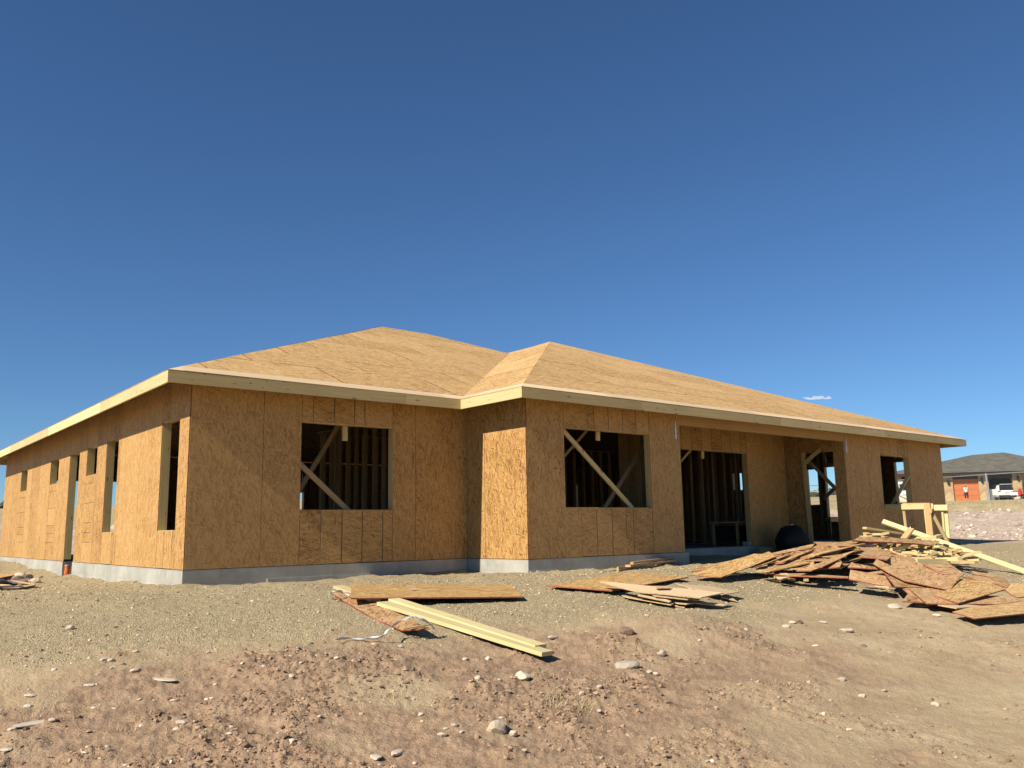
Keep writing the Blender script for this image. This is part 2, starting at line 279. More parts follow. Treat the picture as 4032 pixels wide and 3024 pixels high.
# ------------------------------------------------------------------ object helpers
def setp(o, label=None, cat=None, group=None, kind=None):
    for k, v in (('label', label), ('category', cat), ('group', group), ('kind', kind)):
        if v: o[k] = v
    return o
def empty(name, loc=(0, 0, 0)):
    o = bpy.data.objects.new(name, None); COL.objects.link(o); o.location = loc; o.empty_display_size = .2; return o
class MB:
    def __init__(s): s.v = []; s.f = []; s.uv = []; s.mi = []; s.sm = False
    def face(s, pts, uvs=None, mi=0):
        i = len(s.v); s.v += [tuple(p) for p in pts]; s.f.append(tuple(range(i, i+len(pts)))); s.uv.append(uvs); s.mi.append(mi)
    def box(s, c, a, b, d, mi=0, mi_end=None):
        """centre and three half vectors, grain (u) along a"""
        c, a, b, d = Vector(c), Vector(a), Vector(b), Vector(d); la, lb, ld = a.length, b.length, d.length
        for (n_, p, q, lp, lq, sw) in ((d, a, b, la, lb, 0), (b, a, d, la, ld, 0), (a, b, d, lb, ld, 1)):
            for sg in (1, -1):
                o = c+n_*sg; pts = [o-p-q, o+p-q, o+p+q, o-p+q]
                nn = (pts[1]-pts[0]).cross(pts[2]-pts[0])
                uv = [(-lp, -lq), (lp, -lq), (lp, lq), (-lp, lq)]
                uv = [(x+sg*.3+lp*3, y+sg*.37+.2*sw) for x, y in uv]
                if nn.dot(n_*sg) < 0: pts.reverse(); uv.reverse()
                s.face(pts, uv, (mi_end if (sw and mi_end is not None) else mi))
    def tube(s, pts, r, seg=8, cap=True, mi=0):
        pts = [Vector(p) for p in pts]; rs = r if isinstance(r, (list, tuple)) else [r]*len(pts); rings = []
        prev = None
        for i, p in enumerate(pts):
            d = (pts[min(i+1, len(pts)-1)]-pts[max(i-1, 0)]).normalized()
            h = Vector((0, 0, 1)) if abs(d.z) < .9 else Vector((1, 0, 0))
            x = d.cross(h).normalized(); y = x.cross(d).normalized()
            rings.append([p+(x*math.cos(2*math.pi*k/seg)+y*math.sin(2*math.pi*k/seg))*rs[i] for k in range(seg)])
        for i in range(len(rings)-1):
            for k in range(seg):
                k2 = (k+1) % seg; s.face([rings[i][k], rings[i][k2], rings[i+1][k2], rings[i+1][k]], [(0, 0)]*4, mi)
        if cap: s.face(rings[0][::-1], None, mi); s.face(rings[-1], None, mi)
    def lathe(s, c, prof, seg=16, mi=0, axis=(0, 0, 1)):
        ax = Vector(axis).normalized(); h = Vector((0, 0, 1)) if abs(ax.z) < .9 else Vector((1, 0, 0)); x = ax.cross(h).normalized(); y = ax.cross(x); c = Vector(c)
        R = [[c+ax*z+(x*math.cos(2*math.pi*k/seg)+y*math.sin(2*math.pi*k/seg))*r for k in range(seg)] for r, z in prof]
        for i in range(len(R)-1):
            for k in range(seg):
                k2 = (k+1) % seg; s.face([R[i][k], R[i][k2], R[i+1][k2], R[i+1][k]], None, mi)
        s.face(R[0][::-1], None, mi); s.face(R[-1], None, mi)
    def prism(s, poly, ext, mi=0, mi_side=None):
        """polygon of 3d points, extruded by vector; u follows the longest edge"""
        P = [Vector(p) for p in poly]; e = Vector(ext)
        nrm = Vector((0, 0, 0))
        for i in range(len(P)): nrm += P[i].cross(P[(i+1) % len(P)])
        if nrm.dot(e) > 0: P.reverse(); nrm = -nrm
        nrm.normalize(); L = max(range(len(P)), key=lambda i: (P[(i+1) % len(P)]-P[i]).length)
        ux = (P[(L+1) % len(P)]-P[L]).normalized(); uy = nrm.cross(ux)
        uv = [((p-P[0]).dot(ux), (p-P[0]).dot(uy)) for p in P]
        s.face(P, uv, mi); Q = [p+e for p in P]; s.face(Q[::-1], uv[::-1], mi)
        ms = mi if mi_side is None else mi_side
        for i in range(len(P)):
            j = (i+1) % len(P); l = (P[j]-P[i]).length
            s.face([P[j], P[i], Q[i], Q[j]], [(l, 0), (0, 0), (0, e.length), (l, e.length)], ms)
    def build(s, name, mats, parent=None, smooth=False, weld=False, center=True):
        me = bpy.data.meshes.new(name); V = np.array(s.v, float)
        c = (V.min(0)+V.max(0))/2 if center else np.zeros(3)
        if center is True and parent is None: c[2] = V[:, 2].min()
        me.from_pydata((V-c).tolist(), [], s.f)
        ul = me.uv_layers.new(name='UVMap'); k = 0; fl = []
        for f, u in zip(s.f, s.uv): fl += [x for p in (u or [(0, 0)]*len(f)) for x in p]
        ul.data.foreach_set('uv', fl)
        mats = mats if isinstance(mats, (list, tuple)) else [mats]
        for mt in mats: me.materials.append(mt)
        me.polygons.foreach_set('material_index', s.mi)
        if weld:
            import bmesh
            bm = bmesh.new(); bm.from_mesh(me); bmesh.ops.remove_doubles(bm, verts=bm.verts, dist=1e-4); bmesh.ops.recalc_face_normals(bm, faces=bm.faces); bm.to_mesh(me); bm.free()
        if smooth: me.polygons.foreach_set('use_smooth', [True]*len(me.polygons))
        me.update()
        o = bpy.data.objects.new(name, me); COL.objects.link(o)
        pl = Vector((0, 0, 0))
        if parent is not None:
            o.parent = parent; q = parent
            while q is not None: pl += q.location; q = q.parent
        o.location = Vector(c)-pl
        return o
def beam(mb, p, q, w, t, side=None, mi=0, mi_end=None):
    """board from p to q: w across (horizontal unless side is given), t the other way"""
    p, q = Vector(p), Vector(q); d = (q-p); a = d/2
    s_ = Vector(side) if side is not None else d.cross(Vector((0, 0, 1)))
    dn = d.normalized(); s_ = (s_-dn*s_.dot(dn)).normalized(); u = dn.cross(s_).normalized()
    mb.box((p+q)/2, a, s_*w/2, u*t/2, mi, mi_end)

# ------------------------------------------------------------------ the ground, one sheet to the horizon
def build_ground():
    az = np.concatenate([np.linspace(-180, -6, 60)[:-1], np.linspace(-6, 86, 900), np.linspace(86, 180, 32)[1:]])*math.pi/180
    r = [0.6]
    while r[-1] < 900: r.append(r[-1]*(1.0055 if 4.5 < r[-1] < 34 else (1.012 if r[-1] < 130 else 1.03)) if r[-1] > 4.5 else r[-1]+.35)
    r = np.array(r); A, Rr = np.meshgrid(az, r); X = CAM.x+Rr*np.sin(A); Y = CAM.y+Rr*np.cos(A); Z = ground_h(X, Y)
    nr, na = X.shape; V = np.stack([X.ravel(), Y.ravel(), Z.ravel()], 1)
    i = np.arange((nr-1)*(na-1)); a = i//(na-1)*na+i % (na-1); F = np.stack([a, a+na, a+na+1, a+1], 1)
    V = np.vstack([V, [[CAM.x, CAM.y, gz(CAM.x, CAM.y)]]]); c = len(V)-1
    fan = np.stack([np.arange(na-1), np.arange(1, na), np.full(na-1, c)], 1)
    me = bpy.data.meshes.new('ground'); me.vertices.add(len(V)); me.vertices.foreach_set('co', V.ravel())
    lp = np.concatenate([F.ravel(), fan.ravel()]); me.loops.add(len(lp)); me.loops.foreach_set('vertex_index', lp)
    ls = np.concatenate([np.arange(len(F))*4, len(F)*4+np.arange(len(fan))*3]); me.polygons.add(len(ls)); me.polygons.foreach_set('loop_start', ls)
    me.update(calc_edges=True); me.polygons.foreach_set('use_smooth', [True]*len(ls))
    x, y = V[:, 0], V[:, 1]; d = np.hypot(x-CAM.x, y-CAM.y)
    for k, val in (('gravel', gravel_mask(x, y)), ('pale', pale_mask(x, y)), ('rubble', sm(32.5, 34.5, d+2*vn(x*.6, y*.6, 30))*(1-sm(47, 56, d+6*vn(x*.2, y*.2, 31)))), ('field', sm(47, 56, d+6*vn(x*.2, y*.2, 31)))):
        at_ = me.attributes.new(k, 'FLOAT', 'POINT'); at_.data.foreach_set('value', val.astype(np.float32))
    me.materials.append(M['ground']); o = bpy.data.objects.new('ground', me); COL.objects.link(o); setp(o, 'bare building plot of tan gravel and reddish dirt rising to dry fields', kind='structure')
build_ground()
ICO = None
def ico():
    p = (1+5**.5)/2
    v = np.array([(-1, p, 0), (1, p, 0), (-1, -p, 0), (1, -p, 0), (0, -1, p), (0, 1, p), (0, -1, -p), (0, 1, -p), (p, 0, -1), (p, 0, 1), (-p, 0, -1), (-p, 0, 1)], float)/1.902
    f = np.array([(0, 11, 5), (0, 5, 1), (0, 1, 7), (0, 7, 10), (0, 10, 11), (1, 5, 9), (5, 11, 4), (11, 10, 2), (10, 7, 6), (7, 1, 8), (3, 9, 4), (3, 4, 2), (3, 2, 6), (3, 6, 8), (3, 8, 9), (4, 9, 5), (2, 4, 11), (6, 2, 10), (8, 6, 7), (9, 8, 1)])
    return v, f
def scatter(name, label, P, size, mat, flat=.7, smooth=False):
    v, f = ico(); n = len(P); a = rng.uniform(0, 6.283, n); jit = rng.uniform(.55, 1.3, (n, 12, 1)); st = rng.uniform(.7, 1.35, (n, 1, 3)); st[:, :, 2] *= flat
    V = v[None]*jit*st*size[:, None, None]; ca, sa = np.cos(a)[:, None], np.sin(a)[:, None]
    X = V[:, :, 0]*ca-V[:, :, 1]*sa; Y = V[:, :, 0]*sa+V[:, :, 1]*ca
    V = np.stack([X, Y, V[:, :, 2]], 2)+P[:, None, :]; F = (f[None]+12*np.arange(n)[:, None, None]).reshape(-1, 3)
    me = bpy.data.meshes.new(name); me.vertices.add(n*12); me.vertices.foreach_set('co', V.ravel()); me.loops.add(F.size); me.loops.foreach_set('vertex_index', F.ravel())
    me.polygons.add(len(F)); me.polygons.foreach_set('loop_start', np.arange(len(F))*3); me.update(calc_edges=True); me.polygons.foreach_set('use_smooth', [False]*len(F))
    t = me.attributes.new('tone', 'FLOAT', 'POINT'); t.data.foreach_set('value', np.repeat(rng.random(n), 12).astype(np.float32))
    me.materials.append(mat); o = bpy.data.objects.new(name, me); COL.objects.link(o); setp(o, label, kind='stuff'); return o
def polar(n, r0_, r1_, a0=-8, a1=88, pw=1.):
    a = np.radians(rng.uniform(a0, a1, n)); u = rng.random(n); r = np.exp(np.log(r0_)+(np.log(r1_)-np.log(r0_))*u**pw)
    return CAM.x+r*np.sin(a), CAM.y+r*np.cos(a), r
def keep_out(x, y): return dist_house(x, y) > .03
x, y, r = polar(100000, 6.5, 26); g = gravel_mask(x, y); k = (rng.random(len(x)) < g)&keep_out(x, y); x, y, r = x[k], y[k], r[k]
s_ = .0042*rng.random(len(x))**-.35*np.clip(r/11, .9, 1.6); s_ = np.minimum(s_, .02)
scatter('gravel', 'loose tan gravel spread around the new house', np.stack([x, y, ground_h(x, y)+s_*.1], 1), s_, M['gravel'])
x, y, r = polar(125000, 4.6, 22); g = gravel_mask(x, y); p = pale_mask(x, y)
cl = sm(-.02, .28, vn(x*1.3, y*1.3, 40)+.6*vn(x*4, y*4, 41))
k = (rng.random(len(x)) < (1-.93*g)*(1-.7*p)*(.10+.90*cl))&keep_out(x, y); x, y, r = x[k], y[k], r[k]
s_ = (.0026+.0020*sm(-.02, .28, vn(x*1.3, y*1.3, 40)+.6*vn(x*4, y*4, 41)))*rng.random(len(x))**-.45; s_ = np.minimum(s_, .021)
scatter('dirt_clod', 'small clods and pebbles scattered over the reddish dirt', np.stack([x, y, ground_h(x, y)+s_*.15], 1), s_, M['clods'])
x, y, r = polar(16000, 33.6, 60, 52, 88); s_ = .018*rng.random(len(x))**-.5; s_ = np.minimum(s_, .10)
k = rng.random(len(x)) < (.15+.8*sm(-.1, .2, vn(x*.4, y*.4, 50)))*(1-sm(42, 56, r)); x, y, s_ = x[k], y[k], s_[k]
scatter('rubble', 'pale broken rubble covering the bank beyond the house', np.stack([x, y, ground_h(x, y)+s_*.2], 1), s_, stonesmat('pale_rubble', [(0, (.36, .27, .2)), (.5, (.5, .4, .31)), (1, (.64, .54, .44))]))
# ------------------------------------------------------------------ the half built house
house = setp(empty('house', (0, 0, 0)), 'unfinished timber house sheathed in strand board with a bare hip roof', 'house')
O_, ZB, ZF, PT, XB, DB, X3, X4, X5, YB, SK = .5496, 2.7978, 2.9859, .40, 5.4336, 1.7773, 9.7792, 16.4851, 22.128, 16.84, .0248
ZT = 3.162
LU = Vector((SK, 1, 0)).normalized()
def wpanel(O, u, n, u0, u1, z0, z1, mat='osb', strand='v', gap=.008, edge='edge_t', t=.011, name='wall_panel'):
    O, u, n = Vector(O), Vector(u), Vector(n); g = gap/2
    c = O+u*((u0+u1)/2)+Vector((0, 0, (z0+z1)/2))-n*(t/2+random.uniform(-.0012, .0012)); hu = u*((u1-u0)/2-g); hz = Vector((0, 0, (z1-z0)/2-g)); hn = n*(t/2)
    mb = MB()
    if strand == 'v': mb.box(c, hz, hu, hn)
    else: mb.box(c, hu, hz, hn)
    for i in range(2, 6): mb.mi[i] = 1
    return mb.build(name, [M[mat], M[edge]], house)
def stud(O, u, n, uc, z0, z1, depth=.14, wdt=.038, inset=.0125, name='stud', mat='pine_shade'):
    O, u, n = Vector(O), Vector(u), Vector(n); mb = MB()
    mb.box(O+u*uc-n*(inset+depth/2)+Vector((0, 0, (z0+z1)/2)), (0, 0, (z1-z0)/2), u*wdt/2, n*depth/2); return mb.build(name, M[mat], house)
def plate(O, u, n, u0, u1, zc, depth=.14, h=.038, inset=.0125, name='plate', mat='pine_shade'):
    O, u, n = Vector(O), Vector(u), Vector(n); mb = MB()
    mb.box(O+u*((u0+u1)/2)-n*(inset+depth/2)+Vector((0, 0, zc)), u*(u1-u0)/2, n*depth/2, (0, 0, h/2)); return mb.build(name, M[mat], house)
def wall(O, u, n, L, ops=(), seams=None, heads=(), sills=(), edge='edge_t', ztop=ZT, studs=True, hstrand='u', ticks=(), cut_gap=.016, start=0.):
    """sheets between openings; strips over and under them; a stud frame behind"""
    ops = sorted(ops); x = start; spans = []
    for a, b, z0, z1 in ops: spans.append((x, a)); x = b
    spans.append((x, L))
    for a, b in spans:
        if b-a < .02: continue
        cs = [s for s in (seams if seams is not None else np.arange(1.22, L, 1.22)) if a+.05 < s < b-.05]; e = [a]+list(cs)+[b]
        for i in range(len(e)-1): wpanel(O, u, n, e[i], e[i+1], 0, ztop, edge=edge)
    for k, (a, b, z0, z1) in enumerate(ops):
        e = [a]+[s for s in heads if a+.04 < s < b-.04]+[b]
        for i in range(len(e)-1): wpanel(O, u, n, e[i], e[i+1], z1, ztop, strand=hstrand, gap=cut_gap if i else .006)
        if z0 > .1:
            tk = [s for s in ticks if .05 < s < z0-.05]
            if tk and z0 > 1.5:
                e = [0]+sorted(tk)+[z0]
                for i in range(len(e)-1): wpanel(O, u, n, a, b, e[i], e[i+1], strand='v', gap=.008)
            else:
                e = [a]+[s for s in sills if a+.04 < s < b-.04]+[b]
                for i in range(len(e)-1): wpanel(O, u, n, e[i], e[i+1], 0, z0, strand=hstrand, gap=cut_gap if i else .006)
        stud(O, u, n, a-.019, .04, ztop-.08, name='jamb', mat='pine'); stud(O, u, n, b+.019, .04, ztop-.08, name='jamb', mat='pine')
        plate(O, u, n, a+.002, b-.002, z1+.06, h=.12, name='header', mat='pine')
        if z0 > .1: plate(O, u, n, a+.002, b-.002, z0-.0195, name='sill', mat='pine')
    if studs:
        for s in np.arange(.2, L, .406):
            if any(a-.08 < s < b+.08 for a, b, _, _ in ops): continue
            stud(O, u, n, s, .04, ztop-.08)
    plate(O, u, n, .15, L-.15, ztop-.058)
HC = list(np.arange(.2, 30, .406))
wall((0, 0, 0), (1, 0, 0), (0, -1, 0), XB, [(1.91, 3.735, .92, 2.41)], [1.225, 4.235], [2.12, 2.53, 2.93, 3.14], [2.30, 2.71, 3.11, 3.53], start=.0135)
wall((XB, 0, 0), (0, -1, 0), (-1, 0, 0), DB, (), [.56], edge='edge')
B0 = (XB, -DB, 0); bx = lambda v: v-XB
wall(B0, (1, 0, 0), (0, -1, 0), X3-XB, [(bx(6.385), bx(8.80), .92, 2.41)], [], [bx(v) for v in (7.0, 7.2, 7.6, 8.01, 8.41)], [bx(v) for v in (6.78, 7.19, 7.61, 8.01, 8.22)], edge='edge', start=.0135)
wall((X3, -DB, 0), (0, 1, 0), (1, 0, 0), DB)
wall((X3, 0, 0), (1, 0, 0), (0, -1, 0), X4-X3, [(1.88, 4.92, 0, 2.41)], None, HC, ztop=3.84)
wall((X4, 0, 0), (0, -1, 0), (-1, 0, 0), DB, [(.55, 1.45, 0, 2.44)], [])
wall((X4, -DB, 0), (1, 0, 0), (0, -1, 0), X5-X4, [(18.37-X4, 19.99-X4, 1.03, 2.385)], [1.22, 4.65], [v-X4 for v in (18.55, 18.95, 19.4, 19.81)], [v-X4 for v in (18.75, 19.16, 19.56)], edge='edge', start=.0135)
R0 = (X5, -DB, 0)
wall(R0, (0, 1, 0), (1, 0, 0), YB+DB, [(DB-1.25, DB-.37, .9, 2.41), (DB+1.05, DB+2.03, .62, 2.41), (DB+2.3, DB+2.715, 1.18, 2.37), (DB+5.33, DB+5.73, 1.81, 2.42), (DB+13.9, DB+14.03, 1.46, 2.41)], ztop=3.14)
wall((X5, YB, 0), (-1, 0, 0), (0, 1, 0), X5-SK*YB, [(X5-10.30, X5-9.6, 1.41, 2.04), (X5-4.9, X5-1.3, 0, 2.3)], ztop=3.19)
LO = (0, 0, 0); LN = Vector((-1, SK, 0)).normalized()
LL = YB*math.hypot(1, SK)
LOPS = [(.475, 1.39, .61, 2.41), (4.09, 4.96, .61, 2.41), (5.71, 6.56, 1.82, 2.41), (7.25, 8.18, 0, 2.39), (9.34, 10.27, 1.82, 2.41), (13.28, 14.17, 1.82, 2.41)]
# left wall written out by hand: narrow strips under the small openings carry the printed cross marks
wall(LO, LU, LN, LL, LOPS, [2.62, 3.9, 8.78, 11.5, 12.6, 15.4], [.58, .98, 4.5], [.59, 1.01, 4.22], edge='edge', hstrand='v', ticks=(.42, .62, .82, 1.23, 1.64))
for z in (2.62,):
    pass
# foundation and slab
def found(p, q, n, z0=-.95, z1=-.006, proud=.012, th=.2, ext0=0., ext1=0.):
    p, q, n = Vector(p), Vector(q), Vector(n); u = (q-p).normalized(); p = p-u*ext0; q = q+u*ext1; mb = MB()
    mb.box((p+q)/2+n*(proud-th/2)+Vector((0, 0, (z0+z1)/2)), u*(q-p).length/2, (0, 0, (z1-z0)/2), n*th/2)
    for i, uvs in enumerate(mb.uv): mb.uv[i] = [(a_, b_) for a_, b_ in uvs]
    for i, f in enumerate(mb.f): mb.uv[i] = [((Vector(mb.v[k])-p).dot(u)+(Vector(mb.v[k])-p).dot(n), mb.v[k][2]+.42) for k in f]
    return mb.build('foundation_wall', M['concrete'], house)
found((0, 0, 0), (XB, 0, 0), (0, -1, 0), ext0=.012, ext1=-.015)
def ledge(p, q, n, zt):
    p, q, n = Vector(p), Vector(q), Vector(n); mb = MB(); mb.box((p+q)/2+n*.016+Vector((0, 0, zt-.3)), (q-p)/2, (0, 0, .3), n*.02); mb.build('footing_ledge', M['concrete'], house)
ledge((1.35, 0, 0), (XB-.03, 0, 0), (0, -1, 0), -.19); ledge((XB+.02, -DB, 0), (6.15, -DB, 0), (0, -1, 0), -.2)
found((XB, -.014, 0), (XB, -DB, 0), (-1, 0, 0), ext1=.009)
found((XB, -DB, 0), (X3, -DB, 0), (0, -1, 0), ext0=.009, ext1=.10)
found((X3, -DB+.19, 0), (X3, -.014, 0), (1, 0, 0))
found((X3, 0, 0), (X4, 0, 0), (0, -1, 0), ext0=.1, ext1=.1)
found((X4, -.014, 0), (X4, -DB, 0), (-1, 0, 0), ext1=.009)
found((X4, -DB, 0), (X5, -DB, 0), (0, -1, 0), ext0=.009, ext1=.01)
found((X5, -DB+.19, 0), (X5, YB, 0), (1, 0, 0))
found(LU*.19, LU*7.27, LN, ext0=-.004); found(LU*8.2, LU*LL, LN)
found(LU*7.28+Vector((.38, 0, 0)), LU*8.19+Vector((.38, 0, 0)), LN, z1=-.02)
mb = MB(); mb.prism([(.2, .19, -.03), (5.6, .19, -.03), (5.6, -1.58, -.03), (9.6, -1.58, -.03), (9.6, .19, -.03), (16.68, .19, -.03), (16.68, -1.58, -.03), (21.93, -1.58, -.03), (21.93, 16.7, -.03), (.6, 16.7, -.03)], (0, 0, .025))
mb.build('floor_slab', M['slab'], house)
# porch beam, straps, posts
mb = MB(); mb.box(((X3+X4)/2-.01, -DB+.055, 2.80), ((X4-X3)/2+.09, 0, 0), (0, 0, .13), (0, .052, 0)); mb.build('porch_beam', M['glulam'], house)
for xx in (9.645, 16.6):
    mb = MB(); mb.box((xx, -DB-.006, 2.565), (.019, 0, 0), (0, .0035, 0), (0, 0, .20))
    for k in range(7): mb.box((xx+.006*(-1)**k, -DB-.0115, 2.40+.055*k), (.007, 0, 0), (0, .002, 0), (0, 0, .009))
    mb.build('metal_strap', M['metal'], house)
# partitions of bare studs seen through the openings
def partition(p, q, z1=3.0, step=.406):
    p, q = Vector(p), Vector(q); u = (q-p).normalized(); n = Vector((u.y, -u.x, 0)); L = (q-p).length
    for s in np.arange(.02, L, step): stud(p, u, n, s, .04, z1, depth=.09, inset=0)
    plate(p, u, n, 0, L, .02, depth=.09, inset=0); plate(p, u, n, 0, L, z1+.02, depth=.09, inset=0)
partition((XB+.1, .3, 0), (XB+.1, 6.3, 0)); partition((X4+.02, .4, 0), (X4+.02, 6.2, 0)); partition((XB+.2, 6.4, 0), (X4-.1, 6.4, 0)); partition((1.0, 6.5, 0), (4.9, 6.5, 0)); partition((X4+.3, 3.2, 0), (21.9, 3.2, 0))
def stick(p, q, wdt, t=.038, mat='pine_shade', name='brace', side=None, parent=house):
    mb = MB(); beam(mb, p, q, wdt, t, side=side); return mb.build(name, M[mat], parent)
yv = (0, 0, 1)
def bY(K, a, b, y, wdt=.09, **kw):   # a brace in a plane parallel to the front wall
    p, q = onY(K(*a), y), onY(K(*b), y); d = (q-p).normalized(); return stick(p-d*.05, q+d*.05, wdt, side=d.cross(Vector((0, 1, 0))), **kw)
bY(KW1, (60, 715), (760, 1390), .19); bY(KW1, (620, 220), (90, 1100), 1.8)  # window braces in the darkened pine, standing in for indoor shade
bY(KW1, (688, 200), (688, 415), .25, .1, mat='pine', name='hanger')
bY(KW2, (90, 280), (1060, 1370), -DB+.19, mat='pine'); bY(KW2, (1240, 420), (660, 1330), -DB+.9); bY(KW2, (470, 270), (100, 690), -DB+1.1, .06)
bY(KW2, (574, 280), (574, 415), -DB+.25, .1, mat='pine', name='hanger')
bY(K6, (360, 300), (200, 485), .3, .06); bY(K6, (457, 300), (457, 410), .25, .1, mat='pine', name='hanger')
def bX(K, a, b, x, wdt=.09, **kw):
    p, q = onX(K(*a), x), onX(K(*b), x); d = (q-p).normalized(); return stick(p, q, wdt, side=d.cross(Vector((1, 0, 0))), **kw)
bX(K6, (1610, 450), (1920, 770), X4+.6); bX(K6, (1740, 330), (1560, 490), X4-.05, mat='pine'); bX(K6, (1905, 745), (1780, 870), X4+1.2)
bX(K6, (1550, 365), (1650, 1350), X4-.03, .11, mat='pine', name='door_post')
bX(K5, (840, 670), (640, 1020), X4+3.2, mat='pine')
# roof -------------------------------------------------------------
o = O_
E0 = Vector((-o, -o, ZF)); E1 = Vector((XB-o, -o, ZF)); E2 = Vector((XB-o, -DB-o, ZF)); E5 = Vector((X5+o, -DB-o, ZF)); E7 = Vector((X5+o, YB+o, ZF)); E6 = Vector((-o+SK*(YB+2*o), YB+o, ZF))
P1 = Vector((8.95, 9.0, 6.80)); KK = Vector((10.70, 9.0, 6.80)); P2 = Vector((13.29, 6.03, 6.345)); VV = Vector((12.60, 7.22, 6.075)); R2 = Vector((13.29, 9.4, 6.345)); V2 = Vector((12.9, 9.6, 6.0))
def clip(poly, axis, lim, keep_less):
    out = []
    for i in range(len(poly)):
        a, b = poly[i], poly[(i+1) % len(poly)]; da = (a[axis]-lim)*(1 if keep_less else -1); db = (b[axis]-lim)*(1 if keep_less else -1)
        if da <= 0: out.append(a)
        if (da < 0 < db) or (db < 0 < da):
            t = da/(da-db); out.append((a[0]+(b[0]-a[0])*t, a[1]+(b[1]-a[1])*t))
    return out
def roof_face(poly, e0, e1, sheets=True, strip=.36, shift=0.):
    """poly: corner points, e0->e1 its eave; laid with rows of boards from the eave up"""
    u = (e1-e0).normalized(); nn = Vector((0, 0, 0))
    for i in range(len(poly)): nn += poly[i].cross(poly[(i+1) % len(poly)])
    nn.normalize()
    if nn.z < 0: nn = -nn
    u = (u-nn*u.dot(nn)).normalized(); v = nn.cross(u)
    if (sum(poly, Vector())/len(poly)-e0).dot(v) < 0: v = -v
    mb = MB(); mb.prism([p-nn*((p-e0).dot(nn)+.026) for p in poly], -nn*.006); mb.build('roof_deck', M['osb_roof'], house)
    if not sheets: return
    P = [((p-e0).dot(u), (p-e0).dot(v)) for p in poly]; vm = max(p[1] for p in P); um = [min(p[0] for p in P), max(p[0] for p in P)]
    rows = [(0, strip, 2.44, 'eave_board')]; y0 = strip
    while y0 < vm: rows.append((y0, y0+1.22, 2.44, 'roof_panel')); y0 += 1.22
    for ri, (a, b, ln, nm) in enumerate(rows):
        x0 = um[0]-(ri % 2)*1.22-shift-(1.7 if nm == 'eave_board' else 0)
        while x0 < um[1]:
            gp = .0045; ge = .011 if nm == 'roof_panel' else .001
            q = clip(clip(clip(clip(P, 0, x0+ge, False), 0, x0+ln-ge, True), 1, a+(gp if ri else 0), False), 1, b-gp, True); x0 += ln
            if len(q) < 3: continue
            ar = abs(sum(q[i][0]*q[(i+1) % len(q)][1]-q[(i+1) % len(q)][0]*q[i][1] for i in range(len(q))))/2
            if ar < .02: continue
            lift = random.uniform(-.0018, .0018); mb = MB()
            pts = [e0+u*c_[0]+v*c_[1]+nn*lift for c_ in q]; mb.prism(pts, -nn*.0115)
            for i, f in enumerate(mb.f): 
                if i < 2: mb.uv[i] = [((Vector(mb.v[k])-e0).dot(u), (Vector(mb.v[k])-e0).dot(v)) for k in f]
            mb.mi[2:] = [1]*(len(mb.mi)-2); mb.build(nm, [M['ply'], M['edge_t']] if nm == 'eave_board' else [M['osb_roof'], M['edge_shade']], house)
roof_face([E0, E1, VV, KK, P1], E0, E1, shift=.5)
roof_face([E1, E2, P2, VV], E1, E2)
roof_face([E2, E5, P2], E2, E5, shift=.9)
roof_face([E6, E0, P1], E6, E0)
roof_face([E5, E7, R2, P2], E5, E7, sheets=False)
roof_face([E7, E6, P1, KK], E7, E6, sheets=False)
for tri in ([VV, P2, R2], [VV, R2, KK], [KK, R2, E7]):
    roof_face(tri, tri[0], tri[1], sheets=False)
# fascia boards, butted end to end with staggered joints
def fascia(a, b, outn, joints=(), th=.038, s0=0., s1=0., mat='pine'):
    a, b, outn = Vector(a), Vector(b), Vector(outn); u = (b-a).normalized(); a = a+u*s0; b = b-u*s1; L = (b-a).length; e = [0]+list(joints)+[L]
    for i in range(len(e)-1):
        mb = MB(); p = a+u*(e[i]+(.0015 if i else 0)); q = a+u*(e[i+1]-(.0015 if i < len(e)-2 else 0)); c = (p+q)/2-outn*(th/2+random.uniform(0, .002)); c.z = (ZB+ZF)/2-.012
        mb.box(c, (q-p)/2, (0, 0, (ZF-ZB)/2-.004), outn*th/2); mb.build('fascia_board', M[mat], house)
fascia(E0, E1, (0, -1, 0), [1.27, 4.2], s1=.0)
fascia(E1, E2, (-1, 0, 0), s0=.0, s1=.04, mat='pine_y')
fascia(E2, E5, (0, -1, 0), [3.1, 7.9, 12.8])
fascia(E5, E7, (1, 0, 0), [4.8, 9.7, 14.6], s0=.04)
fascia(E6, E0, LN, [4.6, 9.4, 14.0], s1=.04, mat='pine_y')
fascia(E7, E6, (0, 1, 0), [6, 12, 18], s1=.04)
# rafter tails under the eaves
def tails(a, b, inn, L=.5, step=.61):
    a, b, inn = Vector(a), Vector(b), Vector(inn); u = (b-a).normalized(); n_ = int((b-a).length/step)
    for i in range(1, n_):
        mb = MB(); p = a+u*(i*step)+inn*.045-Vector((0, 0, .085)); q = p+inn*L+Vector((0, 0, L*PT)); beam(mb, p, q, .038, .11); mb.build('rafter_tail', M['pine_shade'], house)
tails(E6, E0, -LN); tails(E0, E1, (0, 1, 0)); tails(E2, E5, (0, 1, 0)); tails(E5, E7, (-1, 0, 0))

